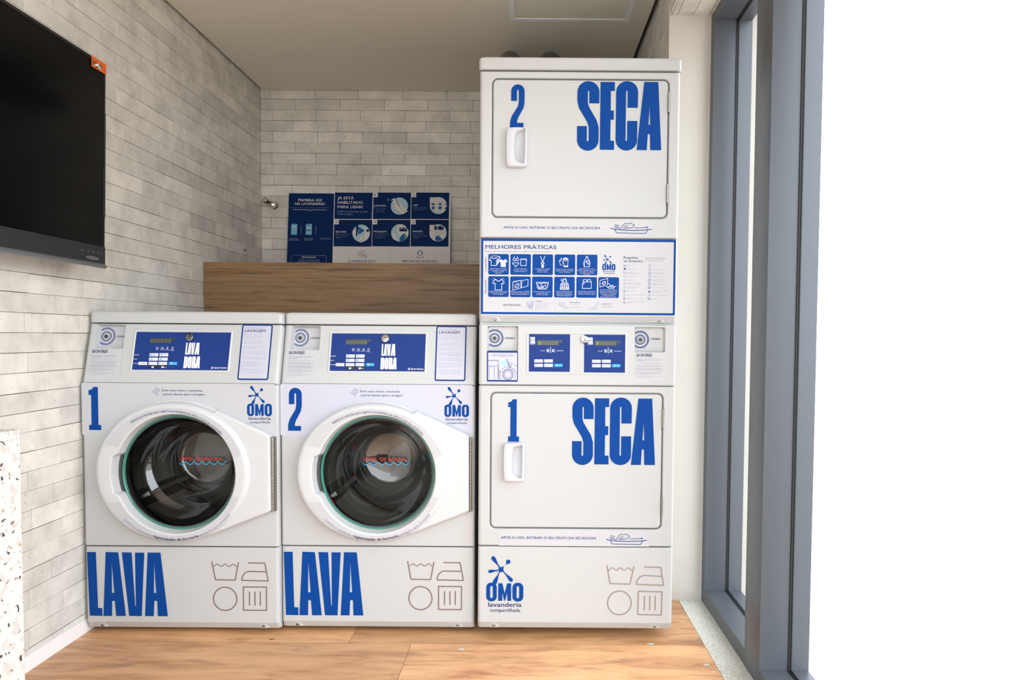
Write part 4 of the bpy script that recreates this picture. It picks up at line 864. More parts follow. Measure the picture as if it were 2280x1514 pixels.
for P in ([(134, 455), (245, 455), (245, 515)], [(134, 463), (243, 463)], [(134, 515), (250, 517), (250, 660)], [(240, 517), (240, 655)], [(145, 660), (145, 528), (202, 528), (202, 660)], [(250, 548), (254, 575), (254, 655)], [(245, 578), (282, 580)], [(245, 655), (280, 660)],
          [(338, 445), (365, 523)], [(350, 470), (378, 478), (420, 505), (450, 528)], [(352, 490), (385, 500), (392, 520), (375, 538), (365, 524)], [(360, 535), (410, 560), (450, 595)]): a.stroke(P, 2.6, 'label_blue', 3)
a.stroke([(334, 441), (370, 524)], 5, 'label_blue', 3)
for r_, w_ in ((72, 4), (62, 3), (46, 3)): a.ringc(352, 613, min(r_, 60) if r_ == 72 else r_*.92, w_, 'label_blue', 3)
a.stroke([(352+85*math.cos(math.radians(t)), 613+85*math.sin(math.radians(t))) for t in range(-205, 36, 12)], 2.6, 'label_blue', 3)
a.stroke([(352+38*math.cos(t), 613+40*math.sin(t)+3*math.sin(5*t)) for t in [k*math.pi/12 for k in range(25)]], 2, 'text_soft', 3)
a.build('distance_notice', con)
feet(dr_, .045, .68)
# ---- practices sign on the dryer
XS = (1060, 520, 4.957)
a = Art(FD, XS); a.frame(55, 66, 2200, 896, 24, 'blue', 0); a.rect(78, 89, 2177, 873, 'sticker_grey', 0)
a.mb.names  # one print
a.text('MELHORES PRÁTICAS', 103, 887, 170, 44, 'label_blue', 2, .012, 4); a.text('Regras de ouro que simplificam e cuidam bem de suas roupas', 101, 815, 204, 14, 'text_soft', 2, -.006)
a.vtext('LAVAGEM', 117, 412, 266, 19, 'text_blue'); a.vtext('SECAGEM', 116, 657, 513, 19, 'text_blue')
T0 = (135, 378, 622, 867, 1112); T1 = (135, 377, 619, 863, 1107, 1350)
for i, x in enumerate(T0): a.rect(x, 226+i*1.8, x+227, 454+i*1.8, 'blue', 1, 16)
for i, x in enumerate(T1): a.rect(x-1, 471+i*2.2, x+226, 700+i*2.2, 'blue', 1, 16)
def block(rows, xc, y, k=6.0, cap=8.5, dy=15.8, m='white'):
    for i, r in enumerate(rows): L_ = len(r)*k/2; a.text(r, xc-L_, xc+L_, y+i*dy, cap, m, 3, 0, 1)
block(("Roupas escuras e coloridas", "podem manchar as claras. Lave", "separado, as roupas", "agradecem!"), 246, 391, 6.7)
block(("Para preservar peças", "delicadas e íntimas, use", "saquinhos protetores."), 490, 392, 6.4); block(("Certifique-se de esvaziar", "os bolsos, fechando", "zíperes e botões."), 733, 395, 6.5)
block(("Cuide bem de suas roupas, não", "misture com peças de cozinha,", "limpeza ou tapetes."), 978, 398, 6.7); block(("Use produtos em suas versões", "líquidas. A utilização nas versões", "em pó trata-se de mau uso,", "pois danifica componentes", "da máquina."), 1222, 393, 6.2)
block(("Sacudir bem as roupas antes de", "secá-las evita que as peças", "fiquem enrugadas."), 246, 642, 6.7); block(("Durante o processo, evite abrir", "a porta da secadora para suas", "roupas secarem adequadamente."), 488, 643, 6.7)
block(("Não sobrecarregue a secadora,", "suas peças precisam", "de espaço para girar."), 730, 646, 6.6); block(("Para secar peças volumosas,", "permaneça na lavanderia e", "garanta que estejam girando", "para evitar queimá-las."), 974, 643, 6.6)
block(("Permitido lavar e secar todos os", "tamanhos de lençol de acordo com", "a marcação do limite de roupas."), 1220, 641, 6.0); block(("Ao abrir a porta para retirar a", "roupa, tire seu tecido (felpo) do", "filtro antes de levá-las. Isso", "previne que as roupas saiam", "com fiapos da máquina e", "garante a higiene do processo."), 1462, 625, 6.1)
a.text('RESTRIÇÕES:', 303, 495, 798, 19, 'text_blue', 2, .01)
for x0, x1, y in ((518, 861, 725), (876, 1219, 729), (1231, 1576, 733)): a.frame(x0, y, x1, y+125, 2.2, 'text_faint', 1, 16)
a.text('EDREDOM', 658, 732, 751, 9, 'text_blue', 2, .02); a.text('TÊNIS E SAPATOS', 1031, 1153, 766, 9, 'text_blue', 2, .02); a.text('ROUPAS DE PET', 1382, 1495, 782, 9, 'text_blue', 2, .02)
for r, x, y in (("Tamanho casal ou solteiro lavar", 658, 770), ("uma peça por ciclo, não é", 658, 786), ("permitido lavar edredons de", 658, 802), ("tamanhos Queen ou King", 658, 817), ("nestas máquinas.", 658, 832), ("Não é permitido lavar.", 1031, 785), ("Não é permitido secar,", 1031, 809), ("exceções opcionais.", 1031, 824), ("Recomendamos lavar e secar", 1380, 803), ("em máquinas dedicadas.", 1380, 817)): a.text(r, x, x+len(r)*5.6, y, 7.5, 'text_soft', 2, 0, 1)
a.logo(1393, 236, 1538, 450, 'blue', 'text_blue')
a.text('Respeite', 1628, 1782, 277, 26, 'text_blue', 2, .01, 3); a.text('os Símbolos', 1627, 1840, 315, 25, 'text_blue', 2, .01, 3)
for i, (r, x1, m_) in enumerate((("Antes de colocar na máquina", 2097, 'text_blue'), ("verifique obrigatoriamente", 2072, 'text_soft'), ("a etiqueta de suas roupas", 2062, 'text_soft'))): a.text(r, 1865, x1, 275+i*17, 9, m_, 2, 0, 1)
LS_ = (("Não lavar",), ("Lavagem manual",), ("Lavagem manual", "ou por meio de máquinas"), ("Lavagem delicada",), ("Lavagem à seco",), ("Lavagem à seco com todos", "os tipos de solvente"), ("Lavagem à seco com", "hidrocarboneto"), ("Não lavar à seco",), ("Permitido o uso de alvejante",), ("Proibido o uso de alvejante",), ("Permitido o uso de alvejante", "sem cloro"))
RS_ = (("Secagem",), ("Secagem na horizontal",), ("Secagem na vertical", "por gotejamento"), ("Secagem em varal",), ("Secagem na secadora", "à temperatura baixa"), ("Secagem na secadora", "à temperatura máxima"), ("Não secar na secadora",), ("Permitido o uso de alvejante", "com oxigênio"), ("Passar à temperatura mínima",), ("Não passar",))
def ico(k, x, y, s=15):
    w_ = 2.6; m = 'text_soft'; st = lambda P, c=False, w=w_: a.stroke([(x+p*s, y+q*s) for p, q in P], w, m, 2, c)
    tub = [(-1, -.7), (-.8, .7), (.8, .7), (1, -.7)]; sq = [(-.8, -.85), (.8, -.85), (.8, .85), (-.8, .85)]; tri = [(0, -.9), (.9, .75), (-.9, .75)]
    if k == 'tub': st(tub); st([(-.9, -.4), (.9, -.4)])
    if k == 'tubx': st(tub); st([(-1, -.6), (1, .6)]); st([(1, -.6), (-1, .6)])
    if k == 'hand': st(tub); a.poly([(x-12, y-4), (x+3, y-16), (x+13, y-6), (x, y+7)], 'text_blue', 2)
    if k in ('sq', 'sqh', 'sqv', 'sqc', 'sqd', 'sqx'): st(sq, True)
    if k == 'sqh': st([(-.5, 0), (.5, 0)])
    if k == 'sqv': st([(-.35, -.5), (-.35, .5)]); st([(0, -.5), (0, .5)]); st([(.35, -.5), (.35, .5)])
    if k == 'sqc': st([(-.8, -.85), (0, -.35), (.8, -.85)])
    if k in ('sqd', 'sqx', 'ci', 'cia', 'cix'): a.ringc(x, y, s*.8, w_, m, 2)
    if k == 'sqd': a.circ(x, y, 3, m, 2)
    if k == 'cia': a.text('A', x-4, x+4, y+4, 8, m, 2)
    if k in ('sqx', 'cix'): st([(-.8, -.8), (.8, .8)]); st([(.8, -.8), (-.8, .8)])
    if k in ('tri', 'trix', 'tric'): st(tri, True)
    if k == 'trix': st([(-1, -.6), (1, .7)]); st([(1, -.6), (-1, .7)])
    if k == 'tric': st([(-.2, -.3), (.4, .7)]); st([(.1, .1), (-.3, .7)])
    if k == 'trib': a.poly([(x, y-14), (x+14, y+12), (x+5, y+12), (x, y+2), (x-5, y+12), (x-14, y+12)], 'text_blue', 2)
    if k in ('iron', 'ironx'): st([(-.5, -.7), (.7, -.7), (1, .7), (-1.1, .7), (-.8, 0), (.8, 0)])
    if k == 'ironx': st([(-1.2, -.7), (1.1, .8)]); st([(1.1, -.8), (-1.2, .8)])
for i, (t, k) in enumerate(zip(LS_, ('tubx', 'hand', 'tub', 'tub', 'ci', 'cia', 'cia', 'cix', 'tri', 'trix', 'tric'))):
    y = (353, 393, 434, 472, 514, 551, 593, 636, 677, 717, 757)[i]; ico(k, 1642-i*.6, y)
    for j, r in enumerate(t): a.text(r, 1670-i*.8, 1670-i*.8+len(r)*(7.0 if len(r) > 20 else 7.3), y+4+(j*14-6 if len(t) > 1 else 0), 7.5, 'text_soft', 2, 0, 1)
for i, (t, k) in enumerate(zip(RS_, ('sq', 'sqh', 'sqv', 'sqc', 'sqd', 'sqd', 'sqx', 'trib', 'iron', 'ironx'))):
    y = (354, 396, 437, 475, 516, 556, 596, 640, 679, 720)[i]; ico(k, 1917-i*1.0, y)
    for j, r in enumerate(t): a.text(r, 1944-i*.8, 1944-i*.8+len(r)*(6.9 if len(r) > 20 else 7.4), y+4+(j*15-6 if len(t) > 1 else 0), 7.5, 'text_soft', 2, 0, 1)
a.build('practices_sign', sp)
# pictograms of the sign
a = Art(FD, (1070, 540, 9.461), .0012)
def nx(c):
    global a
    a.build('pictogram', sp); a = Art(FD, c, .0012)
CL, CR = (1070, 540, 9.461), (1290, 540, 9.464)
def S_(P, w=7, cl=False, c=None, m='white'): a.stroke(P, w, m, 1, cl, c)
def tee(x0, y0, x1, y1, fillit=False, w=8):
    P = [(.30, 0), (.38, .12), (.5, .16), (.62, .12), (.70, 0), (.84, .05), (1, .32), (.86, .42), (.79, .34), (.79, 1), (.21, 1), (.21, .34), (.14, .42), (0, .32), (.16, .05)]
    P = [(x0+x*(x1-x0), y0+y*(y1-y0)) for x, y in P]
    a.poly(P, 'white', 1) if fillit else S_(P, w, True)
for k in (3, 2, 1): S_([(330+k*14, 285+k*3), (385+k*5, 300-k*2), (395+k*5, 345-k*8), (350+k*12, 365), (340+k*11, 480-k*10)], 6)
S_([(215, 300), (240, 285), (330, 282), (395, 295)], 6); tee(185, 315, 375, 485, False, 9); tee(387, 352, 568, 515, True)
nx(CL)
for x in (710, 775): S_([(x, 290), (x, 325)], 6); S_([(x, 322), (x-35, 362), (x-30, 378), (x+25, 380), (x+32, 355)], 8, True)
S_([(672, 428), (805, 428), (800, 452), (770, 470), (745, 512), (733, 512), (710, 470), (678, 452)], 8, True); S_([(845, 345), (965, 345), (962, 487), (845, 487)], 8, True); S_([(845, 362), (965, 362), (980, 380)], 5)
nx(CL)
for s_ in (-1, 1): S_([(1308+s_*48, 290), (1308+s_*32, 325), (1308+s_*20, 360), (1308+s_*5, 395)], 9)
S_([(1308, 395), (1338, 425), (1335, 450), (1320, 470), (1296, 470), (1278, 450), (1276, 425)], 8, True); S_([(1285, 478), (1330, 478), (1328, 525), (1285, 525)], 9, True); a.rect(1296, 482, 1318, 520, 'white', 1); a.ringc(1308, 432, 16, 5, 'white')
nx(CL)
S_([(1745, 400), (1745, 340), (1760, 325), (1765, 390), (1770, 325), (1785, 320), (1790, 390), (1797, 322), (1812, 322), (1815, 392), (1825, 335), (1845, 350), (1840, 440), (1835, 490), (1755, 490), (1752, 440), (1728, 405)], 7, True); S_([(1755, 500), (1840, 500), (1840, 515), (1755, 515)], 7, True)
S_([(1655, 375), (1668, 430), (1680, 465), (1720, 485)], 7); S_([(1728, 400), (1735, 430), (1748, 450)], 6)
a.circ(1683, 377, 13, 'white'); a.poly([(1705, 322), (1712, 338), (1728, 345), (1712, 352), (1705, 368), (1698, 352), (1682, 345), (1698, 338)], 'white')
nx(CL)
tee(255, 780, 500, 1000, False, 10); S_([(268, 760), (295, 762), (318, 780)], 6); S_([(485, 762), (455, 765), (435, 785)], 6); S_([(250, 785), (258, 800)], 5); S_([(505, 785), (498, 800)], 5)
nx(CL)
S_([(680, 840), (848, 795), (850, 955), (680, 1003)], 8, True); S_([(690, 825), (848, 795)], 9); S_([(870, 805), (998, 775), (998, 915), (862, 955)], 7, True); S_([(725, 905), (760, 868), (805, 862), (815, 905), (790, 945), (735, 950), (715, 935)], 8, True); S_([(740, 935), (800, 880)], 5)
nx(CL)
S_([(1175, 838), (1428, 838), (1405, 940), (1385, 980), (1220, 980), (1198, 940)], 10, True)
for P in ([(1200, 870), (1260, 860), (1290, 900), (1240, 945)], [(1270, 870), (1340, 850), (1400, 880)], [(1300, 930), (1360, 900), (1380, 950)], [(1215, 900), (1225, 960), (1300, 955), (1330, 915)], [(1280, 975), (1290, 925), (1350, 970)]): S_(P, 8)
nx(CL)
S_([(1735, 845), (1730, 800), (1745, 770), (1770, 760), (1795, 768), (1812, 800), (1808, 845)], 9); a.ringc(1770, 805, 32, 5, 'white')
S_([(1735, 845), (1690, 870), (1675, 985), (1700, 992), (1710, 940)], 10); S_([(1808, 845), (1845, 870), (1862, 985), (1838, 992), (1828, 940)], 10)
for i in range(6): S_([(1725, 862+i*26), (1815, 862+i*26)], 8)
for x in (1722, 1768, 1816): S_([(x, 855), (x, 992)], 7)
for i in range(4): S_([(1692, 880+i*26), (1708, 882+i*26)], 7); S_([(1832, 882+i*26), (1852, 880+i*26)], 7)
S_([(1700, 770), (1708, 780), (1698, 792), (1708, 804), (1700, 818)], 8)
nx(CL)
m_ = 'text_soft'
for i in range(3): S_([(965, 1262+i*38), (1000, 1250+i*38), (1012, 1280+i*38), (970, 1285+i*38)], 3.5, True, None, m_); S_([(1025, 1300+i*32), (1090, 1290+i*32), (1095, 1325+i*30), (1030, 1335+i*30)], 7, True, None, m_)
S_([(1005, 1245), (1060, 1240), (1090, 1255)], 4, False, None, m_); a.ringc(1098, 1265, 32, 5, m_); S_([(1080, 1280), (1115, 1250)], 4, False, None, m_)
nx(CL)
S_([(1665, 1240), (1640, 1280), (1632, 1310), (1810, 1392), (1830, 1370), (1780, 1310), (1745, 1250), (1735, 1262), (1700, 1275), (1685, 1262)], 4.5, True, None, m_); S_([(1640, 1285), (1700, 1330), (1760, 1290)], 4, False, None, m_); S_([(1690, 1290), (1820, 1385)], 3.5, False, None, m_)
a.build('pictogram', sp)
a = Art(FD, (1290, 540, 9.464), .0012)
S_([(145, 290), (172, 290), (175, 325), (205, 370), (225, 430), (215, 515), (100, 515), (88, 430), (112, 370), (140, 325)], 8, True); S_([(142, 325), (178, 325)], 6); S_([(150, 375), (180, 370), (205, 400), (200, 450), (170, 430)], 7, True); S_([(105, 500), (110, 430), (135, 390), (155, 430), (180, 470), (210, 480)], 6)
nx(CR)
S_([(65, 860), (95, 830), (250, 830), (248, 968), (62, 968)], 9, True); S_([(80, 830), (80, 790), (100, 780), (140, 780), (152, 795), (152, 828)], 9); S_([(168, 828), (168, 795), (180, 780), (225, 782), (240, 795), (240, 828)], 9); S_([(70, 880), (100, 868), (100, 838)], 6)
nx(CR)
S_([(435, 800), (595, 755), (592, 890), (432, 938)], 8, True); S_([(475, 875), (490, 835), (530, 815), (555, 830), (545, 865), (510, 890)], 8, True); S_([(490, 862), (545, 838)], 6); S_([(598, 855), (635, 875), (640, 905)], 6)
S_([(565, 928), (620, 938), (720, 938), (775, 918)], 7); S_([(590, 938), (610, 965), (720, 968), (738, 940)], 8); S_([(630, 930), (650, 905), (690, 895), (720, 915), (700, 930), (670, 910)], 7)
nx(CR)
S_([(430, 1275), (410, 1260), (385, 1252), (365, 1270), (362, 1300), (320, 1330), (290, 1375), (275, 1405)], 4, False, None, m_); S_([(430, 1275), (412, 1295), (385, 1298), (380, 1335), (365, 1370), (385, 1400), (345, 1402), (340, 1375), (315, 1350)], 4, False, None, m_); S_([(275, 1405), (345, 1404)], 4, False, None, m_); S_([(275, 1405), (240, 1400), (232, 1380), (250, 1385)], 4, False, None, m_); S_([(330, 1330), (350, 1368)], 4, False, None, m_)
a.build('pictogram', sp)
# ---------------------------------------------------------------- wooden counter behind the machines
YC, ZC = 3.3006, 1.4087
cn = empty('wooden_counter', ((XL+XR)/2, YC, 0), 'brown wood-grain counter behind the washers along the back wall', 'counter')
cx0, cx1 = XL+.0035-(XL+XR)/2, XR-.002-(XL+XR)/2
mb = MB(); mb.box((cx0, 0, ZC-.030), (cx1, YB-YC-.008, ZC), 'counter_wood'); mb.build('countertop', cn, smooth=0)
mb = MB(); mb.box((cx0, .0015, .0), (cx1, .02, ZC-.0305), 'counter_wood'); mb.build('front_panel', cn, smooth=0)
# ---------------------------------------------------------------- instruction board leaning on the wall
ybot, ytop, hb = YB-.068, YB-.016, .4755
BO = V3((-.9225, ybot, ZC+.001)); bd = empty('instruction_board', BO, 'dark blue and white instruction board leaning on the back wall', 'sign')
PBd = PL(BO, V=(0, ytop-ybot, hb), M=BO)
mb = MB(); bw = .4715; box_pl(mb, PBd, -bw, 0, bw, math.hypot(ytop-ybot, hb), -.006, 0, 'board_white'); mb.build('backing_board', bd, smooth=0)
XB = (620, 410, 5.7); a = Art(PBd, XB, .0004)
def UV(x, y): return a.uv(x, y)
u0 = -bw; u1 = UV(698, 500)[0]; a.fill([[(u0, .001), (u1, .001), (u1, math.hypot(ytop-ybot, hb)-.001), (u0, math.hypot(ytop-ybot, hb)-.001)]], 'navy', 0)
for q in ((713, 108, 1192, 443), (1201, 108, 1680, 443), (1687, 108, 2166, 443), (703, 452, 1186, 791), (1192, 452, 1672, 791), (1679, 452, 2160, 791)): a.rect(*q, 'navy', 0)
bwt = 'board_white'; bs = 'board_soft'
a.text('PRIMEIRA VEZ', 252, 555, 219, 32, bwt, 2, .015, 3); a.text('NA LAVANDERIA?', 211, 592, 265, 32, bwt, 2, .015, 3); a.text('Siga o passo a passo abaixo para habilitar o app OMO Lavanderia', 145, 655, 303, 9, bs, 2, 0, 1)
a.stroke([(188, 325), (380, 326), (400, 340), (422, 326), (613, 326)], 4, bwt, 1)
for x in (162, 348): a.rect(x, 505, x+76, 643, 'board_cyan', 1, 10); a.rect(x+22, 514, x+50, 519, 'navy', 2); a.ringc(x+38, 630, 6, 2, 'navy', 2)
a.rect(182, 530, 218, 566, bwt, 2, 5); a.rect(190, 548, 210, 560, 'navy', 3); a.stroke([(192, 594), (208, 594)], 3, 'navy', 2); a.stroke([(200, 578), (200, 590)], 3, 'navy', 2)
a.text('Saldo', 362, 400, 547, 8, 'navy', 2, .02, 1); a.rect(360, 552, 412, 566, bwt, 2); a.rect(358, 578, 413, 588, 'navy', 2)
for x in (290, 477): a.stroke([(x-5, 525), (x-5, 565), (x+8, 579), (x-5, 593), (x-5, 635)], 3.5, bs, 1)
for rows, xc, y in ((("Baixe o app OMO", "Lavanderia e faça", "o cadastro na plataforma"), 196, 686), (("Faça seu cadastro e", "insira a recarga da", "sua lavanderia"), 382, 686), (("Caso tenha dúvidas,", "acesse o QR Code acima"), 595, 686)):
    for i, r in enumerate(rows): a.text(r, xc-len(r)*3.1, xc+len(r)*3.1, y+i*14, 8, bwt if i else bs, 2, 0, 1)
a.stroke([(165, 985), (165, 915), (178, 903), (595, 906), (607, 918), (606, 985)], 3, bs, 1)
a.text('IMPORTANTE', 298, 473, 938, 19, bwt, 2, .02, 2); a.text('Confira o preço de ciclo', 257, 513, 968, 17, bs, 2, 0, 2); a.text('diretamente no painel LCD', 243, 527, 990, 17, bs, 2, 0, 2)
for t, x1, y in (('JÁ ESTÁ', 957, 194), ('HABILITADO', 1068, 250), ('PARA USAR?', 1073, 306)): a.text(t, 750, x1, y, 36, bwt, 2, .015, 4)
a.text('Confira as instruções ao lado', 747, 1133, 357, 20, bs, 2, 0, 3); a.text('e boa lavagem', 747, 944, 388, 20, bs, 2, 0, 3)
a.stroke([(1196, 108), (1196, 245), (1216, 288), (1194, 332), (1192, 443)], 4, bwt, 1)
for t, x, y in (('1', 1197, 108), ('2', 1685, 108), ('3', 703, 452), ('4', 1190, 452), ('5', 1678, 452)): a.rect(x, y, x+64, y+59, bwt, 2); a.text(t, x+22, x+(32 if t == '1' else 45), y+44, 31, 'text_blue', 3, -.005, 3)
for t, x0, x1, y in (('RECARGA', 1230, 1368, 283), ('APP', 1711, 1771, 279), ('QR CODE', 727, 860, 614), ('PROGRAMA', 1209, 1378, 612), ('PRONTO', 1705, 1829, 610)): a.text(t, x0, x1, y, 20, bwt, 2, .02, 3)
for rows, x, y in ((("Faça sua recarga", "com o cartão de", "crédito no site"), 1230, 311), (("Visualize as máquinas", "disponíveis no app"), 1711, 306), (("Aproxime ao leitor sua", "tela com o QR Code", "liberado"), 727, 642), (("Após a liberação coloque", "a roupa e selecione", "o seu programa"), 1211, 640), (("Basta selecionar o", "botão iniciar no painel", "da máquina"), 1706, 640)):
    for i, r in enumerate(rows): a.text(r, x, x+len(r)*7.9, y+i*22, 11, bs, 2, 0, 1)
def disc(cx, cy, r, m): a.circ(cx, cy, r, m, 1, 48)
disc(1535, 279, 109, 'board_pale'); disc(2030, 273, 108, 'board_pale'); disc(1050, 624, 111, 'board_pale'); disc(1541, 618, 111, 'board_pale'); disc(2025, 618, 109, 'board_pale')
a.poly([(1427, 203), (1478, 172), (1585, 285), (1550, 312), (1520, 300)], bwt, 2); a.stroke([(1475, 172), (1550, 300)], 9, 'navy', 3); a.circ(1448, 209, 10, 'board_blue', 3)
a.poly([(1445, 250), (1500, 262), (1525, 270), (1600, 310), (1643, 345), (1590, 378), (1555, 378), (1510, 345), (1475, 320), (1450, 290)], bwt, 4)
for P in ([(1445, 250), (1475, 262), (1485, 285)], [(1437, 275), (1470, 290), (1478, 305)], [(1520, 250), (1530, 285), (1570, 325), (1612, 345)], [(1460, 305), (1500, 340), (1560, 380)]): a.stroke(P, 3, 'navy', 5)
for r in (18, 30, 42): a.stroke([(1425-r*math.cos(t), 200-r*math.sin(t)) for t in [-.5+.25*k for k in range(5)]], 3, bs, 2)
a.poly([(1920, 170), (2030, 166), (2080, 178), (2115, 210), (2136, 250), (2137, 290), (2120, 335), (2105, 352), (1950, 345), (1925, 310)], bwt, 2)
for i, x in enumerate((1964, 2052, 2128)):
    if i < 2: a.ringc(x, 200, 24, 2.5, 'text_soft', 3); a.rect(x-22, 245, x+22, 262, 'navy', 3); a.circ(x, 302, 22, 'board_blue', 3); a.circ(x+8, 308, 11, 'board_green', 4); a.ringc(x, 302, 27, 2.5, 'text_soft', 3)
    else: a.rect(x-12, 247, x+8, 262, 'navy', 3); a.poly([(2110, 300), (2136, 285), (2132, 310), (2122, 325)], 'board_blue', 3)
for x in (2008, 2096): a.stroke([(x, 175), (x, 345)], 2.5, 'text_soft', 3)
for y in (232, 270): a.stroke([(1922, y), (2136, y)], 2.5, 'text_soft', 3)
a.poly([(1097, 555), (1120, 545), (1150, 590), (1160, 640), (1140, 685), (1100, 720), (1085, 650)], bwt, 2); a.poly([(1015, 540), (1095, 590), (1015, 645)], 'board_blue', 2); a.poly([(985, 520), (1010, 515), (1015, 555), (1000, 660), (985, 655)], 'navy', 3)
a.poly([(945, 585), (985, 570), (1010, 610), (985, 650), (945, 655), (940, 620)], bwt, 2); a.poly(ell(1052, 695, 38, 45, 24), bwt, 2); a.ringc(1052, 690, 33, 3, 'navy', 3); a.rect(1115, 575, 1150, 605, 'navy', 3)
a.poly([(1507, 522), (1545, 508), (1600, 525), (1640, 570), (1652, 612), (1630, 680), (1560, 690), (1500, 600)], bwt, 2); a.rect(1535, 552, 1635, 600, 'navy', 3); a.rect(1550, 560, 1578, 570, bwt, 4); a.rect(1600, 562, 1625, 572, bwt, 4)
a.poly([(1432, 630), (1475, 625), (1500, 665), (1500, 690), (1560, 690), (1545, 715), (1480, 710), (1450, 690)], bwt, 3); a.poly([(1600, 622), (1625, 660), (1620, 700), (1575, 722), (1540, 728), (1535, 695), (1560, 650)], 'board_blue', 3); a.poly([(1605, 630), (1628, 660), (1618, 700), (1590, 715), (1595, 670)], 'board_green', 4)
a.poly([(1917, 518), (2080, 522), (2120, 560), (2136, 612), (2120, 670), (2080, 715), (2030, 727), (1965, 712), (1925, 670), (1917, 640)], bwt, 2); a.rect(1978, 530, 2098, 580, 'navy', 3); a.rect(2002, 537, 2035, 547, bwt, 4); a.rect(2070, 537, 2100, 547, bwt, 4)
a.text('88', 2006, 2032, 574, 14, bwt, 4, .02, 1); a.stroke([(1920, 596), (2134, 598)], 3, 'navy', 3); a.stroke([(2025+62*math.cos(t), 690+70*math.sin(t)) for t in [math.pi+.4+k*.15 for k in range(16)]], 3, 'navy', 3)
a.poly([(1985, 690), (2000, 660), (2040, 648), (2075, 665), (2090, 695), (2060, 722), (2000, 722)], 'board_blue', 3); a.poly([(2065, 690), (2090, 680), (2085, 705), (2060, 720)], 'board_green', 4)
a.poly([(2040, 580), (2052, 580), (2070, 620), (2120, 622), (2128, 655), (2095, 700), (2030, 660), (2065, 655)], bwt, 5); a.stroke([(2040, 580), (2052, 580), (2070, 620), (2120, 622)], 3, 'navy', 6)
a.stroke([(1428, 815), (1426, 985)], 2.5, bs, 1)
for P in ([(1005, 862), (1085, 850), (1092, 870), (1015, 895)], [(1015, 895), (1030, 900), (1045, 888)], [(1058, 890), (1058, 925), (1072, 925), (1072, 890)], [(1072, 905), (1100, 910)], [(1100, 895), (1118, 898), (1118, 932), (1100, 928)]): a.stroke(P, 4, 'text_blue', 1, len(P) > 3 and P[0][0] in (1005, 1100))
a.ringc(1797, 872, 27, 4, 'text_blue', 1); a.circ(1768, 880, 8, 'text_blue'); a.circ(1828, 880, 8, 'text_blue'); a.stroke([(1765, 872), (1770, 850), (1797, 840), (1825, 850), (1830, 872)], 4, 'text_blue')
a.stroke([(1752, 935), (1760, 918), (1790, 910), (1805, 910), (1835, 918), (1844, 935)], 4, 'text_blue', 1, True); a.stroke([(1828, 888), (1822, 900), (1805, 903)], 3, 'text_blue')
a.text('O AMBIENTE ESTÁ', 882, 1232, 993, 29, 'text_blue', 2, .015, 3); a.text('PRECISA DE AJUDA DO', 1573, 2020, 993, 29, 'text_blue', 2, .015, 3)
a.build('printed_sheet', bd)
# ---------------------------------------------------------------- television on the left wall
TV = V3((-1.4395, 2.333, 1.283)); tv = empty('television', TV, 'large black flat television mounted on the left brick wall', 'television')
tv.rotation_euler = (0, .0235, 0)
TW, TH = 1.17, .683
mb = MB(); rb = []
for x, e in ((-.058, .05), (-.05, .03), (-.03, .012), (-.012, .002), (-.002, 0), (0, .001)): rb.append([(x, -TW+q[0], q[1]) for q in rr(e, e, TW-e, TH-e, .004)])
mb.loft(rb, 'bezel', True, True, False); mb.build('rear_shell', tv)
mb = MB(); inn = [rr(0, 0, TW, TH, .004, e, e) for e in (.001, .0035)]; f = .012
o1 = [(0, -TW+q[0], q[1]) for q in inn[0]]; o2 = [(.0012, -TW+q[0], q[1]) for q in inn[1]]; q3 = rr(f, .070, TW-f, TH-f, .002); o3 = [(.0010, -TW+q[0], q[1]) for q in q3]; o4 = [(-.0005, -TW+q[0], q[1]) for q in q3]
mb.loft([o1, o2, o3, o4], 'bezel'); mb.build('bezel', tv)
mb = MB(); mb.box((-.0015, -TW+f, .070), (-.0003, -f, TH-f), 'screen'); mb.build('screen', tv, smooth=0)
mb = MB(); mb.box((.0006, -TW+.001, .012), (.0025, -.0015, .071), 'chin'); mb.build('lower_bezel', tv, smooth=0)
mb = MB(); mb.loft([[(x, y, z) for x, z in ((-.004, 0), (.006, -.001), (.009, .004), (.0085, .010), (.0026, .0145), (-.004, .0145))] for y in (-TW+.001, -.002)], 'silver', True, True, True); mb.build('bottom_lip', tv)
mb = MB(); mb.box((.0012, -.0115, .17), (.0022, -.002, .52), 'chin'); mb.build('bezel_reflection', tv, smooth=0)  # reflection along the right bezel, put in as a paler strip
for y, w_ in ((-.115, .012), (-.085, .008), (-.06, .012), (-.035, .010), (-.018, .008)):
    mb = MB(); mb.box((.0025, y-w_, .046), (.0028, y, .049), 'silver'); mb.build('button_mark', tv, smooth=0)
mb = MB(); mb.add([(.003, -.07+.035*math.cos(t), .028+.006*math.sin(t)) for t in [k*math.pi/8 for k in range(16)]], [tuple(range(16))], 'silver'); mb.build('logo_plate', tv, smooth=0)
mb = MB(); mb.add([(.0024, -.080, TH-.001), (.0024, -.080, TH-.037), (.0024, -.002, TH-.035), (.0024, -.002, TH-.002)], [(0, 1, 2, 3)], 'orange')
mb.add([(.0027, -.075, TH-.012), (.0027, -.075, TH-.033), (.0027, -.022, TH-.032), (.0027, -.022, TH-.013)], [(0, 1, 2, 3)], 'orange_dark')
mb.add([(.0029, -.072, TH-.031), (.0029, -.046, TH-.014), (.0029, -.038, TH-.021)], [(0, 1, 2)], 'white'); mb.add([(.0030, -.046, TH-.014), (.0030, -.022, TH-.031), (.0030, -.045, TH-.028)], [(0, 1, 2)], 'board_pale')
mb.build('orange_sticker', tv, smooth=0)
mb = MB(); mb.box((-.10, -.72, .24), (-.057, -.45, .46), 'bezel'); mb.box((-.110, -.78, .20), (-.095, -.39, .50), 'bezel'); mb.build('wall_bracket', tv, smooth=0)
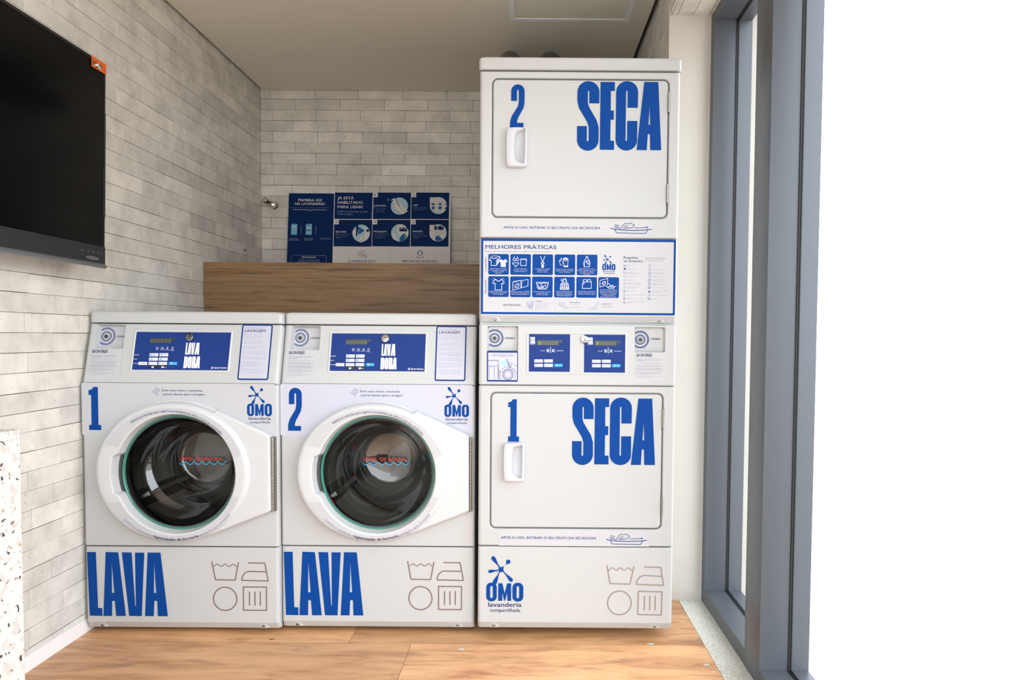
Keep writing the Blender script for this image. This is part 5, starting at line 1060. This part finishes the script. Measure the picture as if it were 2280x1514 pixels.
# ---------------------------------------------------------------- valve, ducts, hatch, stone counter, wall plug
VV = V3((-1.487, YB-.001, 1.8150)); vl = empty('wall_valve', VV, 'small chrome shut-off valve on the back wall left of the instruction board', 'valve')
Pv = PL(VV, M=VV); mb = MB(); lathe(mb, Pv, 0, 0, [(.0275, 0), (.0275, .004), (.026, .009), (.021, .014), (.0195, .016), (.0190, .034), (.017, .042), (.010, .046), (.0003, .047)], 'bright_chrome', 40); mb.build('valve_body', vl)
mb = MB(); mb.tube([(-.010, -.028, .006), (-.016, -.036, .010), (-.034, -.058, .021), (-.036, -.0605, .0222), (-.0365, -.0611, .0225)], [.0135, .0205, .0205, .019, .016], 'bright_chrome', 24); hd = mb.build('valve_handle', vl)
mb = MB(); mb.tube([(-.040, -.055, .010), (-.062, -.066, -.004)], .0022, 'bright_chrome', 8); mb.build('valve_lever', hd)
for i, (x, t) in enumerate(((-.0865, 'round metal duct rising behind the dryer stack, nearer the washers'), (.0956, 'round metal duct rising behind the dryer stack, nearer the window'))):
    R = .054; zc = 2.327; P = [(0, 0, 0), (0, 0, .3), (0, 0, zc-1.5-.10)]+[(0, .10*(1-math.cos(q)), zc-1.5-.10+.10*math.sin(q)) for q in [k*math.pi/16 for k in range(1, 9)]]+[(0, .45, zc-1.5), (0, YB-3.14-.012, zc-1.5)]
    dc = empty('exhaust_duct', (x, 3.14, 1.5), t, 'duct', 'dryer exhaust ducts')
    mb = MB(); mb.tube(P, R, 'aluminium_duct', 32, False); mb.build('duct_pipe', dc)
    mb = MB(); lathe(mb, PL((0, .14, zc-1.5)), 0, 0, [(R+.0005, -.02), (R+.006, -.018), (R+.006, .006), (R+.0005, .008)], 'zinc', 32); mb.build('duct_collar', dc)
H0 = V3((.178, 2.86, ZT)); ht = empty('ceiling_hatch', H0, 'square pale-framed access hatch in the ceiling above the dryers', 'access hatch')
hx, hy = .268, .268; mb = MB()
lo_, li_ = [(-hx, -hy), (hx, -hy), (hx, hy), (-hx, hy)], [(-hx+.026, -hy+.026), (hx-.026, -hy+.026), (hx-.026, hy-.026), (-hx+.026, hy-.026)]
mb.loft([[(x, y, 0) for x, y in lo_], [(x, y, -.004) for x, y in lo_], [(x, y, -.004) for x, y in li_], [(x, y, 0) for x, y in li_]], 'trim_paint'); mb.build('frame', ht, smooth=0)
mb = MB(); mb.box((-hx+.028, -hy+.028, -.0015), (hx-.028, hy-.028, -.0002), 'ceiling_paint'); mb.build('hatch_panel', ht, smooth=0)
ZG, XGc, YG = .852, -1.112, 1.4955
gc = empty('stone_counter', ((XL+XGc)/2, .3, 0), 'white speckled stone counter by the left wall at the lower left', 'counter')
hw_ = (XGc-XL)/2-.0035
def slab(a, b, nm, q=.002):
    mb = MB(); (x0, y0, z0), (x1, y1, z1) = a, b; mb.loft([[(x, y, z) for x, y in rr(x0+e, y0+e, x1-e, y1-e, q, n=3)] for z, e in ((z0, 0), (z1-q, 0), (z1-q*.3, q*.3), (z1, q))], 'granite_white', True, True, True); mb.build(nm, gc)
slab((-hw_, YN-.3, ZG-.02), (hw_, YG-.3, ZG), 'worktop'); slab((hw_-.02, YN-.3, 0), (hw_, YG-.3, ZG-.0201), 'front_slab'); slab((-hw_, YG-.32, 0), (hw_-.0201, YG-.3, ZG-.0201), 'end_slab')
nl = empty('wall_plug', (XL, 3.789, 1.5254), 'tiny brown plug in the left brick wall near the corner', 'wall plug')
mb = MB(); lathe(mb, PL((0, 0, 0), (0, 1, 0), (0, 0, 1)), 0, 0, [(.006, -.004), (.006, .002), (.004, .004), (.0003, .004)], 'rust', 12); mb.build('plug', nl)

# ---------------------------------------------------------------- paint flakes on the floor
random.seed(3)
for px, py, s_, t in ((605, 1424, .011, 'tan flake on the floor in front of the washer numbered 1'), (1027, 1445, .010, 'white paint flake on the floor in front of the washer numbered 2'),
        (1449, 1433.5, .012, 'white paint flake on the floor in front of the dryer, under its right corner'), (1573, 1480.5, .011, 'white paint flake at the edge of the wooden floor, by the grey stone strip'), (1587, 1496, .008, 'smallest white paint flake, nearest the camera beside the grey stone strip')):
    p = un(px, py, 2, .0); o = [(s_*random.uniform(.6, 1.1)*math.cos(k*math.pi/4), .6*s_*random.uniform(.5, 1.1)*math.sin(k*math.pi/4)) for k in range(8)]
    mb = MB(); mb.loft([[(x, y, .0002) for x, y in o], [(x*.9, y*.9, .0016+.001*math.sin(i*2)) for i, (x, y) in enumerate(o)]], 'rust' if px == 605 else 'sticker_grey', True, True, True)
    f = mb.build('paint_flake', None, smooth=0, loc=(p.x, p.y, 0)); tag(f, t, 'paint flake', 'paint flakes on the floor')
